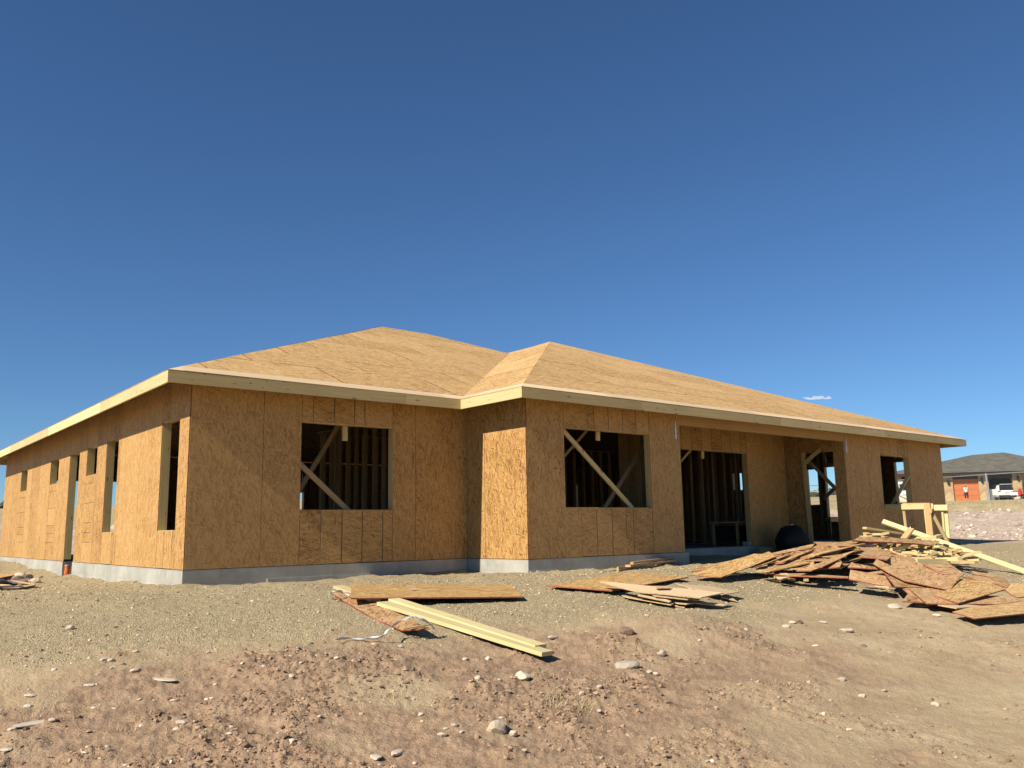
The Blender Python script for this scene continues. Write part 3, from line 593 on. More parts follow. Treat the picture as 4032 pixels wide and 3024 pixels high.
# ------------------------------------------------------------------ loose boards and sheets
def newell(P):
    n = Vector((0, 0, 0))
    for i in range(len(P)): n += P[i].cross(P[(i+1) % len(P)])
    return n.normalized()
def sheet(K, poly, anch, label, name='board_sheet', cat='board', mat='osb_old', edge='edge', t=.016, group=None, placer=None):
    """flat board: three corners carry a height over the ground, the rest lie in their plane"""
    A = [(placer or at)(K(*poly[i]), h) for i, h in anch]
    n = (A[1]-A[0]).cross(A[2]-A[0]).normalized()
    if n.z < 0: n = -n
    P = [hit(*K(*p), n, A[0]) for p in poly]
    mb = MB(); mb.prism(P, -n*t, 0, 1); ob = mb.build(name, [M[mat], M[edge]])
    return setp(ob, label, cat, group)
def lumber(K, a, ha, b, hb, label, wd=.09, t=.038, mat='pine_y', name='lumber', group=None, side=None):
    f_ = (lambda p_, h_: atm(p_, .05+.12*h_)) if K is KD and not (a[1] > 715 or a[0] > 1615) else at
    p, q = f_(K(*a), ha), f_(K(*b), hb); mb = MB(); beam(mb, p, q, wd, t, side=side); return setp(mb.build(name, M[mat]), label, 'lumber', group)
# middle of the plot
sheet(KA, [(215, 272), (300, 328), (550, 472), (660, 515), (770, 563), (990, 552), (560, 345), (345, 262)], [(0, .05), (4, .06), (5, .09)], 'narrow weathered board pointing downslope under the big clean sheet', mat='osb_old', t=.014)
lumber(KA, (268, 222), .07, (560, 330), .06, 'short yellow plank poking out left from under the big clean sheet', .14, .038)
sheet(KA, [(370, 203), (1625, 205), (1733, 300), (365, 310)], [(0, .13), (2, .07), (3, .12)], 'long clean strand board sheet propped flat on planks in front of the house', mat='osb_roof', t=.016)
big_ = bpy.data.objects[-1] if False else [o_ for o_ in bpy.data.objects if str(o_.get('label', '')).startswith('long clean strand')][0]
q_ = at(KA(855, 246), .105); mb = MB(); mb.box(q_+Vector((0, 0, .02)), (.035, -.02, 0), (.012, .02, 0), (0, 0, .0015)); mb.build('paper_label', M['strap'], big_)
lumber(KA, (612, 352), .075, (1922, 752), .05, 'front one of two long yellow planks lying side by side on the slope', .145, .038)
lumber(KA, (705, 326), .09, (1868, 697), .06, 'rear one of two long yellow planks lying side by side on the slope', .145, .038)
lumber(KA, (775, 556), .10, (1012, 518), .12, 'thin lath lying across the lower end of the weathered board', .03, .01, 'pine')
def ribbon(K, pts, label, wd=.028):
    P = [at(K(a, b), h) for a, b, h in pts]; Q = []
    for i in range(len(P)-1):
        for k in range(5): Q.append(P[i].lerp(P[i+1], k/5))
    Q.append(P[-1]); Q = [(Q[max(i-2, 0)]+Q[max(i-1, 0)]+Q[i]+Q[min(i+1, len(Q)-1)]+Q[min(i+2, len(Q)-1)])/5 for i in range(len(Q))]
    mb = MB(); L = []
    for i, p in enumerate(Q):
        d = (Q[min(i+1, len(Q)-1)]-Q[max(i-1, 0)]).normalized(); tw = .9*math.sin(i*.45)+.4
        s_ = d.cross(Vector((0, 0, 1))).normalized(); u_ = s_.cross(d); v_ = s_*math.cos(tw)+u_*math.sin(tw); nn = d.cross(v_)
        L.append((p-v_*wd/2+nn*.001, p+v_*wd/2+nn*.001, p+v_*wd/2-nn*.001, p-v_*wd/2-nn*.001))
    for i in range(len(L)-1):
        for k in range(4): mb.face([L[i][k], L[i][(k+1) % 4], L[i+1][(k+1) % 4], L[i+1][k]])
    return setp(mb.build('packing_strap', M['strap'], weld=True, smooth=True), label, 'strap')
ribbon(KA, [(195, 312, .02), (192, 275, .08), (225, 255, .14), (265, 252, .13), (310, 268, .1), (362, 292, .08)], 'white packing strap looped over the left end of the weathered board')
ribbon(KA, [(240, 640, .03), (330, 622, .03), (420, 634, .02), (510, 630, .03), (600, 622, .05), (650, 578, .12), (690, 530, .13), (760, 495, .16), (845, 452, .2), (915, 470, .2), (985, 510, .14), (1035, 562, .05)], 'long white packing strap snaking past the end of the weathered board')
sheet(KB, [(35, 372), (745, 427), (1578, 280), (940, 228)], [(0, .03), (1, .07), (3, .05)], 'large strand board sheet with a red edge lying alone on the gravel', mat='osb_roof', t=.016)
T = 'thin pale plywood'
sheet(KB, [(850, 480), (1030, 478), (1425, 568), (1390, 584), (910, 502)], [(0, .05), (2, .06), (4, .06)], T+' offcut at the bottom left of the pale stack', mat='ply', edge='edge_t', t=.01)
sheet(KB, [(1400, 578), (1540, 598), (1536, 612), (1425, 592)], [(0, .04), (1, .04), (3, .04)], 'small '+T+' chip lowest at the front of the pale stack', mat='ply', edge='edge_t', t=.01)
sheet(KB, [(1400, 540), (1475, 536), (1665, 560), (1555, 578), (1450, 566)], [(0, .08), (2, .08), (4, .08)], 'broken '+T+' piece in the front middle of the pale stack', mat='ply', edge='edge_t', t=.01)
sheet(KB, [(1515, 523), (1690, 545), (2005, 586), (1960, 594), (1670, 567)], [(0, .10), (2, .06), (4, .08)], 'sharp '+T+' sliver pointing right out of the pale stack', mat='ply', edge='edge_t', t=.01)
sheet(KB, [(1027, 482), (1050, 461), (1180, 470), (1392, 543), (1372, 552)], [(0, .12), (2, .13), (4, .10)], 'bright '+T+' strip along the left front of the pale stack', mat='ply', edge='edge_t', t=.01)
sheet(KB, [(1170, 465), (1350, 482), (1590, 512), (1570, 526), (1360, 503), (1222, 490)], [(0, .15), (2, .14), (4, .14)], T+' strip directly under the top sheet of the pale stack', mat='ply', edge='edge_t', t=.01)
sheet(KB, [(1470, 498), (1700, 520), (1690, 532), (1480, 514)], [(0, .12), (1, .12), (2, .12)], 'short '+T+' strip under the right of the top sheet', mat='ply', edge='edge_t', t=.01)
sheet(KB, [(1930, 500), (2030, 488), (2105, 542)], [(0, .05), (1, .05), (2, .03)], 'small triangular '+T+' scrap right of the pale stack', mat='ply', edge='edge_t', t=.01)
sheet(KB, [(1435, 352), (1610, 400), (1950, 472), (2128, 444), (1845, 385)], [(0, .09), (2, .11), (3, .10)], T+' piece behind the pale stack with a pointed left tip', mat='ply', edge='edge_t', t=.01)
sheet(KB, [(600, 326), (840, 395), (975, 428), (1150, 452), (1715, 503), (1962, 453), (1510, 404), (1090, 372), (720, 333)], [(0, .16), (4, .18), (5, .18)], 'long '+T+' sheet on top of the pale stack', mat='ply', edge='edge_t', t=.012)
sheet(KB, [(840, 388), (970, 404), (965, 428), (845, 404)], [(0, .13), (1, .14), (2, .13)], 'small dark edged '+T+' offcut under the left tip of the top sheet', mat='ply', edge='edge_t', t=.012)
sheet(KB, [(1200, 378), (1388, 379), (1362, 402), (1235, 400)], [(0, .21), (1, .2), (2, .2)], 'white '+T+' offcut lying on the rear of the top sheet', mat='ply', edge='edge_t', t=.01)
# timber offcuts against the foundation
lumber(KB, (628, 228), .015, (880, 200), .015, 'flat lath half buried beside the timber offcuts', .05, .02, 'pine')
lumber(KB, (1235, 172), .02, (1520, 120), .02, 'right hand timber offcut against the foundation, mostly in shade', .14, .038, 'pine_r')
lumber(KB, (808, 200), .05, (1205, 160), .05, 'front timber offcut with a pale sawn end against the foundation', .038, .09, 'pine_r')
lumber(KB, (918, 162), .10, (1440, 100), .10, 'middle timber offcut in the small stack against the foundation', .10, .038, 'pine_r')
lumber(KB, (962, 130), .15, (1425, 68), .15, 'topmost timber offcut in the small stack against the foundation', .06, .038, 'pine_r')
lumber(KB, (1000, 170), .05, (1500, 110), .05, 'rear timber offcut low in the small stack against the foundation', .14, .038, 'pine_r')

# ------------------------------------------------------------------ the big heap of strand board
BH = 'in the big heap'
def mound(x, y):
    e = lambda cx, cy, a, rx, ry, t: a*np.exp(-((((x-cx)*math.cos(t)+(y-cy)*math.sin(t))/rx)**2+((-(x-cx)*math.sin(t)+(y-cy)*math.cos(t))/ry)**2)**1.3)
    return np.maximum(np.maximum(e(10.9, -4.3, .74, 2.9, 1.15, -.12), e(13.3, -4.6, .80, 2.0, 1.15, -.15)), e(9.9, -6.6, .36, 2.2, 1.5, -.2))
def atm(p, lift):
    d = ray(*p); X = CAM.x+d.x*TT; Y = CAM.y+d.y*TT; Z = CAM.z+d.z*TT; D_ = Z-(ground_base(X, Y)+mound(X, Y)+lift); r_ = np.hypot(X-CAM.x, Y-CAM.y); k = (r_ > 11)&(r_ < 23)
    D_ = np.where(k, D_, 9); i = int(np.argmax(D_ < 0)) if (D_ < 0).any() else int(np.argmin(D_)); return Vector((X[i], Y[i], Z[i]))
def atd(p, dist): d = ray(*p); return CAM+d*(dist/math.hypot(d.x, d.y))
core = []
def heap(K, poly, anch, label, **kw):
    lift = .03+.0025*len(core); core.append(sheet(K, poly, [(i, lift+.20*h) for i, h in anch], label, placer=atm, **kw)); return core[-1]
# hidden lower layers first
for i, (cx, cy, h, ln, wd, an) in enumerate([(1250, 560, .05, 1.9, .8, .2), (1700, 540, .06, 2.1, .9, -.1), (1500, 470, .16, 1.8, .7, .3), (1900, 480, .18, 1.7, .8, -.3), (1650, 420, .26, 1.9, .7, .15), (2000, 400, .32, 1.6, .8, .0), (1800, 340, .40, 1.6, .6, .25), (2150, 420, .28, 1.5, .8, -.4), (2250, 520, .14, 1.6, .8, -.6)]):
    p = atm(KC(cx+60, cy-130), -.05-.03*i); ux = Vector((math.cos(an+.4), math.sin(an+.4), .06)).normalized(); uy = Vector((-math.sin(an+.4), math.cos(an+.4), .02)).normalized()
    mb = MB(); mb.prism([p-ux*ln/2-uy*wd/2, p+ux*ln/2-uy*wd/2, p+ux*ln/2+uy*wd/2, p-ux*ln/2+uy*wd/2], (0, 0, -.012), 0, 1)
    setp(mb.build('board_sheet', [M['osb_old'], M['edge_t']]), 'dark strand board layer buried inside the big heap', 'board', 'buried layers of the big heap')
heap(KC, [(60, 540), (330, 500), (860, 322), (560, 400), (150, 482)], [(0, .02), (2, .30), (4, .04)], 'dull strand board behind the leading sheet '+BH)
heap(KC, [(1115, 600), (1300, 603), (1190, 628), (1140, 624)], [(0, .06), (1, .06), (3, .05)], 'pale plywood chip at the near foot of the heap', mat='ply', edge='edge_t')
heap(KC, [(1162, 562), (1255, 556), (1290, 578), (1180, 576)], [(0, .1), (1, .1), (3, .1)], 'pale plywood tip above the near foot of the heap', mat='ply', edge='edge_t')
heap(KC, [(985, 565), (1440, 560), (2030, 600), (2020, 612), (1300, 590)], [(0, .08), (2, .1), (4, .08)], 'shaded long board low at the front of the heap')
heap(KC, [(1005, 548), (1080, 546), (1240, 480), (1585, 372), (1500, 388), (1150, 480)], [(0, .10), (3, .36), (5, .22)], 'narrow red ended strip slanting up '+BH)
heap(KC, [(1345, 490), (1425, 496), (1540, 462), (1480, 462)], [(0, .18), (1, .18), (2, .22)], 'small red ended offcut left of the notched sheet '+BH)
heap(KC, [(1495, 520), (1660, 508), (1920, 480), (1945, 412), (1600, 460), (1596, 412), (1560, 415)], [(0, .16), (2, .2), (3, .32)], 'notched L shaped strand board sheet '+BH)
heap(KC, [(870, 505), (985, 498), (1160, 458), (1090, 455), (930, 480)], [(0, .1), (2, .2), (3, .2)], 'grey edged strip under the leading sheet '+BH)
heap(KC, [(952, 430), (1110, 412), (1128, 398), (1020, 400)], [(0, .24), (1, .27), (2, .29)], 'short red edged strip left of centre '+BH)
heap(KC, [(1075, 447), (1240, 436), (1475, 384), (1440, 378), (1180, 412)], [(0, .24), (2, .4), (4, .3)], 'long pinkish edged strip left of centre '+BH)
heap(KC, [(55, 580), (370, 606), (440, 608), (800, 478), (1122, 350), (1035, 288), (940, 320), (855, 316), (500, 420), (260, 510)], [(0, .03), (2, .05), (5, .32)], 'leading sunlit strand board sheet with a ragged upper edge at the left of the heap', mat='osb_roof', t=.014)
heap(KC, [(1045, 380), (1195, 402), (1500, 338), (2088, 203), (1990, 192), (1410, 272)], [(0, .32), (3, .62), (4, .62)], 'long strand board strip rising to the right across the top of the heap')
heap(KC, [(1060, 310), (1610, 188), (1562, 240), (1112, 330)], [(0, .42), (1, .56), (3, .40)], 'rear strand board strip ending in a square corner at the top of the heap')
heap(KC, [(1420, 272), (1565, 238), (1640, 212), (2220, 132), (2290, 170), (2090, 190)], [(0, .5), (3, .72), (4, .7)], 'red edged strand board strip along the crest of the heap')
heap(KC, [(1522, 360), (1650, 332), (1662, 292), (1580, 322)], [(0, .36), (1, .38), (2, .44)], 'first of two small red ended blocks under the long strip '+BH)
heap(KC, [(1588, 366), (1690, 346), (1722, 292), (1672, 300)], [(0, .35), (1, .37), (2, .44)], 'second of two small red ended blocks under the long strip '+BH)
heap(KC, [(1714, 354), (1868, 336), (1952, 274), (1745, 302)], [(0, .36), (1, .38), (2, .48)], 'square offcut right of the two small red ended blocks '+BH)
heap(KD, [(-10, 440), (220, 418), (650, 382), (560, 395), (230, 440)], [(0, .5), (2, .6), (3, .58)], 'thin pink edged strip below the long top board '+BH)
heap(KD, [(300, 598), (405, 492), (640, 500), (785, 582), (712, 640), (500, 612)], [(0, .42), (1, .56), (3, .5)], 'sheet crossed by a hard black shadow near the heap top')
heap(KD, [(410, 492), (525, 448), (700, 505), (960, 600), (915, 622), (790, 588)], [(0, .56), (1, .62), (3, .45)], 'curled strand board flap above the shadowed sheet '+BH)
heap(KD, [(905, 610), (1060, 575), (1160, 690), (1140, 694)], [(0, .44), (1, .46), (2, .34)], 'triangular flap between the sheets and the lumber', mat='osb_old')
heap(KD, [(700, 498), (830, 518), (1110, 622), (960, 606)], [(0, .55), (1, .54), (2, .42)], 'narrow sheet leaning under the loose lumber')
heap(KE, [(115, 100), (158, 47), (520, 112), (505, 121)], [(0, .28), (1, .34), (2, .28)], 'short red edged sheet at the left shoulder of the heap')
heap(KE, [(340, 165), (520, 140), (600, 165), (420, 180)], [(0, .22), (1, .26), (3, .21)], 'small red edged offcut under the left shoulder of the heap')
heap(KE, [(128, 240), (145, 130), (560, 205), (640, 330), (450, 305)], [(0, .10), (1, .26), (3, .12)], 'sheet leaning towards the viewer at the left front of the heap')
heap(KE, [(430, 320), (600, 330), (610, 348), (470, 334)], [(0, .05), (1, .05), (2, .04)], 'thin pale strip at ground level before the leaning sheet', mat='ply', edge='edge_t')
heap(KE, [(550, 170), (680, 330), (1175, 345), (900, 260), (650, 180)], [(0, .22), (1, .14), (2, .14)], 'sheet with a red left edge under the largest sheet of the heap')
heap(KE, [(765, 505), (1050, 520), (970, 440), (830, 415)], [(0, .03), (1, .04), (3, .06)], 'sheet corner resting on the gravel at the near foot of the heap')
heap(KE, [(770, 355), (895, 465), (975, 462), (850, 345)], [(0, .12), (1, .09), (2, .09)], 'narrow strip with a pale edge at the near foot of the heap')
heap(KE, [(1185, 545), (1410, 585), (1740, 562), (1430, 535)], [(0, .05), (1, .05), (2, .05)], 'pale plywood tip sticking out under the lower sheets', mat='ply', edge='edge_t')
heap(KE, [(1430, 533), (1900, 540), (2180, 500), (1960, 440), (1700, 440)], [(0, .09), (1, .09), (3, .13)], 'broad dull sheet low on the right side of the heap')
heap(KE, [(835, 345), (1055, 532), (1440, 536), (1420, 440), (1340, 350)], [(0, .16), (1, .08), (2, .10)], 'sheet with a red left edge at the bottom middle of the heap')
heap(KE, [(1360, 630), (1625, 710), (2260, 645), (2420, 560), (2212, 500), (1900, 545), (1600, 570)], [(0, .04), (1, .05), (4, .06)], 'large sheet lying nearest the viewer at the right of the heap', mat='osb_roof', t=.014)
heap(KE, [(2060, 425), (2140, 458), (2500, 420), (2400, 300), (1990, 290), (1930, 320)], [(0, .10), (1, .08), (4, .16)], 'wide sunlit sheet running out of the picture on the right of the heap', mat='osb_roof')
heap(KE, [(1480, 215), (1935, 312), (1890, 322), (2010, 345), (2050, 300), (1985, 232), (1700, 190)], [(0, .24), (2, .18), (5, .18)], 'sheet at the far right shoulder of the heap', mat='osb_old')
heap(KE, [(1590, 142), (1985, 228), (1960, 236), (1600, 182)], [(0, .26), (1, .2), (3, .22)], 'raised red edged strip at the far right shoulder of the heap')
heap(KE, [(1130, 432), (1435, 525), (1990, 360), (1760, 262), (1450, 240), (1345, 350)], [(0, .18), (1, .15), (3, .22)], 'sunlit sheet with red edges in the lower middle of the heap', mat='osb_roof')
heap(KE, [(418, 58), (600, 165), (790, 260), (1080, 320), (1335, 372), (1425, 240), (1500, 175), (1310, 50), (1000, 60), (850, 0), (650, -20), (480, -30)], [(0, .46), (4, .20), (7, .34)], 'largest strand board sheet sloping down across the middle of the heap', mat='osb_old', t=.014)
heap(KE, [(1010, 66), (1300, 52), (1490, 178), (1370, 190), (1235, 182)], [(0, .40), (1, .36), (2, .29)], 'reddish sheet lying on the far side of the largest sheet', mat='osb_old')
heap(KD, [(220, 356), (315, 302), (640, 318), (1480, 368), (1392, 438), (1110, 402), (720, 384), (420, 375)], [(0, .74), (3, .82), (4, .78)], 'thick grey brown board spanning the crest of the heap', mat='osb_old', t=.035)
lumber(KD, (520, 356), .78, (745, 296), .88, 'thin reddish strip propped on the grey brown board', .06, .012, 'pine_r')
lumber(KD, (600, 470), .7, (1050, 335), .82, 'thin strip hanging over the front of the grey brown board', .05, .012, 'pine_r')
# stiff narrow offcuts sticking out of the left flank of the heap
random.seed(33)
PLC = ['low on the left flank', 'midway up the left flank', 'near the crest', 'over the notched sheet', 'by the largest sheet']
for k, (a, b, ln, wd, an, up) in enumerate([(900, 440, .9, .16, .35, .10), (1010, 400, 1.2, .22, .42, .14), (1160, 360, 1.3, .20, .38, .16), (1250, 470, 1.1, .14, .30, .10), (1330, 420, 1.2, .26, .46, .16), (1400, 330, 1.4, .18, .40, .15), (1520, 400, 1.0, .3, .25, .10), (1700, 290, 1.4, .2, .42, .12), (1760, 420, 1.0, .24, .5, .14), (1850, 260, 1.5, .26, .36, .10), (1900, 330, 1.2, .18, .2, .12), (2020, 300, 1.1, .22, .55, .10), (1120, 500, .8, .12, .2, .06), (1600, 480, .9, .18, .6, .08)]):
    p = atm(KC(a, b), .10+.012*k % .07); ux = Vector((math.cos(an-.35), math.sin(an-.35), up)).normalized(); uy = Vector((-ux.y, ux.x, random.uniform(-.25, .1))).normalized(); x0_ = ux*ln/2; y0_ = uy*wd/2; sk_ = uy*random.uniform(-.08, .08)
    mb = MB(); mb.prism([p-x0_-y0_, p+x0_-y0_+sk_, p+x0_+y0_, p-x0_+y0_-sk_], (0, 0, -.016), 0, 1)
    setp(mb.build('board_sheet', [M[['osb_old', 'osb_roof'][k % 2]], M['edge' if k % 3 else 'edge_t']]), f"{['narrow', 'slim', 'broad'][int(wd > .15)+int(wd > .21)]} {['dull', 'bright'][k % 2]} offcut with a {'red' if k % 3 else 'tan'} edge {PLC[min(4, int((a-900)/230))]} of the heap", 'board', 'stiff offcuts on the big heap')
# loose lumber on and behind the heap
LP_ = 'pale lumber offcut in the jumble behind the heap'
p = atd(KD(645, 85), 20.4); q = at(KE(2275, 175), .04)
mb = MB(); beam(mb, p, q, .12, .038, side=(q-p).cross(Vector((-.55, -.5, .65)))); setp(mb.build('lumber', M['pine_y']), 'very long pale timber leaning over the jumble of offcuts to the ground', 'lumber')
lumber(KD, (385, 180), .95, (910, 262), .88, 'long timber with a white sawn end pointing left from the jumble', .10, .04, 'pine')
p = atd(KD(955, 335), 18.9); q = atd(KD(1060, 195), 19.1); mb = MB(); beam(mb, p, q, .14, .04); setp(mb.build('lumber', M['pine_r']), 'reddish block standing up tilted with nails in its top', 'lumber')
mb = MB()
for k in range(3): mb.tube([q+Vector((.03*(k-1), .02*k, -.01)), q+Vector((.03*(k-1)+.01, .02*k, .045))], .0025, 5)
setp(mb.build('nail', M['metal']), 'bright nails sticking out of the tilted reddish block', 'nails')
lumber(KD, (1330, 545), .42, (1910, 680), .24, 'sunlit plank with a cut left end at the right of the jumble', .12, .04)
lumber(KD, (1465, 560), .44, (1915, 660), .30, 'second sunlit plank just above the right hand plank', .1, .04)
lumber(KD, (1120, 672), .32, (1590, 668), .26, 'squared timber end facing right at the front of the jumble', .09, .09)
lumber(KD, (1600, 720), .05, (1880, 700), .05, 'flat timber on the gravel right of the jumble', .09, .04)
lumber(KD, (1620, 395), .03, (1810, 408), .03, 'short flat timber on the gravel near the house corner', .1, .04)
lumber(KD, (760, 495), .60, (980, 455), .68, 'rounded pale offcut lying across the middle of the jumble', .08, .06)
lumber(KD, (1390, 320), .5, (1485, 292), .58, 'upturned pale offcut beside the bench leg', .1, .06)
lumber(KD, (1310, 610), .42, (1420, 560), .5, 'tilted reddish offcut at the front of the jumble', .1, .05, 'pine_r')
random.seed(21)
for i in range(78):
    a = random.uniform(420, 1780); f = (a-420)/1360
    top = 300+max(0, a-900)*.30; b = random.uniform(top, min(top+270, 690)) if a > 640 else random.uniform(270, 330)
    h = max(.04, .84-(b-270)/430*.62-max(0, f-.6)*.6); ln = random.uniform(.25, .95); p = atm(KD(a, b), random.uniform(-.05, .10)); h = p.z-gz(p.x, p.y); an = random.uniform(0, math.pi)
    d = Vector((math.cos(an), math.sin(an), random.uniform(-.22, .22))).normalized()*ln/2
    mb = MB(); beam(mb, p-d, p+d, random.choice([.09, .09, .14, .14]), random.choice([.038, .04, .06]))
    mt_ = random.choice(['pine', 'pine', 'pine_y', 'pine_r'])
    colr = {'pine': 'pale', 'pine_y': 'yellow', 'pine_r': 'reddish'}[mt_]; sz = 'stubby' if ln < .36 else ('short' if ln < .56 else 'longish')
    tl = 'level' if abs(d.z)/ln < .12 else ('tilted up' if d.z*d.dot(RT) > 0 else 'tilted down')
    pl_ = ['at the far left', 'left of the tilted reddish block', 'by the tilted reddish block', 'right of the tilted reddish block', 'below the very long timber', 'above the sunlit planks', 'at the far right'][min(6, int((a-420)/1360*7))]
    lay = 'low' if h < .3 else ('midway up' if h < .6 else 'on top')
    setp(mb.build('lumber', M[mt_]), f'{sz} {colr} offcut, {tl}, {lay} in the jumble {pl_}', 'lumber', 'pale lumber offcuts behind the heap')
for i in range(10):
    p = at(KC(random.uniform(1130, 1640), random.uniform(570, 625)), .03); an = random.uniform(0, 3.1); d = Vector((math.cos(an), math.sin(an), random.uniform(0, .2)))*random.uniform(.1, .25)
    mb = MB(); beam(mb, p-d, p+d, .08, .035); setp(mb.build('lumber', M['pine']), 'small timber block trapped under the front of the heap', 'lumber', 'blocks under the heap')

# ------------------------------------------------------------------ work bench frame outside the right hand window
BX = 18.4
bench = setp(empty('work_bench', (BX, -2.6, gz(BX, -2.6))), 'rough timber bench frame standing under the right hand window', 'work bench')
def bpt(a, b, x=BX): return onX(KG(a, b), x)
def bstick(name, a, b, wd, t, x=BX, mat='pine_y', side=(1, 0, 0)):
    mb = MB(); p, q = bpt(*a, x), bpt(*b, x); beam(mb, p, q, t, wd, side=side); return mb.build(name, M[mat], bench)
bstick('rail', (400, 240), (1660, 216), .145, .038)
bstick('rail', (1600, 250), (2028, 250), .145, .038, BX+.045)
bstick('top_board', (820, 150), (1600, 143), .03, .14, BX+.12, 'pine_r')
bstick('leg', (1505, 150), (1600, 1060), .15, .06, BX-.055, 'pine_r')
bstick('leg', (1445, 300), (1530, 1060), .05, .038, BX+.0)
bstick('leg', (905, 310), (970, 860), .07, .038, BX+.045, 'pine_shade')
bstick('leg', (1892, 320), (1950, 1000), .05, .038, BX+.1)
bstick('leg', (1972, 325), (2035, 1030), .11, .038, BX+.15)
bstick('brace', (1600, 330), (2040, 1150), .08, .038, BX+.06, 'pine_shade')  # brace wood coloured darker to stand in for shade on it
bstick('brace_block', (1600, 270), (1600, 385), .06, .04, BX-.06, 'pine_r')
# ------------------------------------------------------------------ things in the porch and indoors
c = onY(K6(1440, 1400), -.75); c.z = gz(c.x, -.75)
sack = setp(empty('trash_bag', c), 'bulging black plastic trash bag in the shaded porch', 'bag')
mb = MB(); prof_ = [(.05, 0), (.30, .02), (.39, .14), (.40, .32), (.36, .5), (.28, .62), (.17, .68), (.06, .70)]; R_ = []
for r_, z_ in prof_:
    R_.append([c+Vector((r_*(1+.16*math.sin(3*k_*.35+z_*7)+.10*math.sin(k_*1.7+z_*19))*math.cos(k_*2*math.pi/22), r_*(1+.15*math.sin(2*k_*.35+z_*9))*math.sin(k_*2*math.pi/22), z_)) for k_ in range(22)])
for i in range(len(R_)-1):
    for k_ in range(22): mb.face([R_[i][k_], R_[i][(k_+1) % 22], R_[i+1][(k_+1) % 22], R_[i+1][k_]])
mb.face(R_[0][::-1]); mb.face(R_[-1]); mb.build('bag_body', M['dark'], sack, smooth=True, weld=True)
mb = MB(); mb.lathe(c+Vector((0, 0, .695)), [(.03, 0), (.05, .008), (.05, .022), (.03, .03)], 12); mb.build('tie', M['strap'], sack)
for k in range(5):
    p = onY(K6(1055, 1440-k*17), -.25); q = onY(K6(1300, 1436-k*17), -.25); p.z = q.z = -.22+.04*k
    mb = MB(); beam(mb, p, q, .14, .036); setp(mb.build('lumber', M['pine_shade']), ['bottom', 'second', 'third', 'fourth', 'topmost'][k]+' board of the low stack against the shaded porch wall', 'lumber', 'stack of boards in the porch')
p = onY(K6(970, 1365), .12); p.z = .06
mb = MB(); mb.box(p+Vector((0, 0, 0)), (.17, 0, 0), (0, .09, 0), (0, 0, .055)); setp(mb.build('concrete_block', M['concrete']), 'grey concrete block on the slab at the right of the porch doorway', 'block')
p = onX(K6(890, 1270), X4-.9); tb = setp(empty('site_table', (p.x-.3, p.y, 0)), 'dark site table just inside the wide porch doorway', 'table')
mb = MB(); mb.box((p.x-.3, p.y, .62), (.5, 0, 0), (0, .45, 0), (0, 0, .02)); mb.build('tabletop', M['pine_shade'], tb)
for sx in (-1, 1):
    for sy in (-1, 1):
        mb = MB(); mb.box((p.x-.3+sx*.44, p.y+sy*.39, .30), (.03, 0, 0), (0, .03, 0), (0, 0, .30)); mb.build('leg', M['pine_shade'], tb)
mb = MB(); mb.box((p.x-.3, p.y, .31), (.4, 0, 0), (0, .36, 0), (0, 0, .22)); mb.build('dark_crate', M['dark'], tb)
for k in range(4):
    mb = MB(); mb.box((X5-.1, 1.9, .64+.035*k), (.09, 0, 0), (0, .28-.03*k, 0), (0, 0, .015)); setp(mb.build('lumber', M['pine']), 'short board stacked on the sill of the far right window', 'lumber', 'boards on the far sill')

# ------------------------------------------------------------------ left hand side: pipe, scraps in the hollow
pp = LU*7.62+Vector((-.03, 0, 0)); gpz = gz(pp.x, pp.y)
pipe = setp(empty('pipe_stub', (pp.x, pp.y, gpz)), 'orange wrapped pipe stub standing in the foundation gap', 'pipe')
mb = MB(); mb.tube([(pp.x, pp.y, gpz-.1), (pp.x, pp.y, -.30)], .022, 10); mb.build('post', M['tarp'], pipe)
mb = MB(); mb.tube([(pp.x, pp.y, -.32), (pp.x, pp.y, -.22), (pp.x+.006, pp.y, -.15), (pp.x, pp.y, -.085)], [.05, .056, .052, .056], 14); mb.build('orange_sleeve', M['orange_pipe'], pipe, smooth=True)
mb = MB(); mb.tube([(pp.x, pp.y, -.086), (pp.x, pp.y, -.07)], .05, 14); mb.build('white_cap', M['strap'], pipe)
def sheetd(K, poly, dist, dz, label, mat='ply', edge='edge_t', t=.014):     # boards behind the crest: set on the hollow floor by distance
    d0 = ray(*K(*poly[0])); c0 = CAM+d0*(dist/math.hypot(d0.x, d0.y)); z = c0.z
    P = []
    for (a, b), z_ in zip(poly, dz): P.append(hit(*K(a, b), (0, 0, 1), (0, 0, z+z_)))
    n = newell(P); n = n if n.z > 0 else -n
    mb = MB(); mb.prism(P, -n*t, 0, 1); return setp(mb.build('board_sheet', [M[mat], M[edge]]), label, 'board')
sheetd(KF, [(-160, 400), (-160, 330), (60, 268), (165, 272), (215, 330), (60, 345)], 23.5, [0]*6, 'pale board at the back of the pile on the far left')
sheetd(KF, [(-160, 425), (-100, 330), (0, 310), (150, 312), (345, 350), (0, 412)], 22.0, [.0]*6, 'orange tinted board with a dark edge in the pile on the far left', 'osb_roof', 'brown_trim', .03)
sheetd(KF, [(240, 462), (420, 486), (780, 540), (755, 556), (430, 510)], 20.5, [0]*5, 'reddish lath in the middle of the pile on the far left', 'pine_r')
sheetd(KF, [(-60, 560), (50, 555), (180, 562), (360, 594), (770, 570), (400, 632), (60, 640)], 18.9, [0]*7, 'pale board behind the green container on the far left', 'ply', 'brown_trim', .05)
sheetd(KF, [(380, 690), (860, 560), (960, 530), (1070, 585), (900, 610), (400, 712)], 18.4, [0]*6, 'pale board in front of the pile on the far left')
d0 = ray(*KF(0, 600)); pc = CAM+d0*(17.9/math.hypot(d0.x, d0.y)); pc.z = gz(pc.x, pc.y)
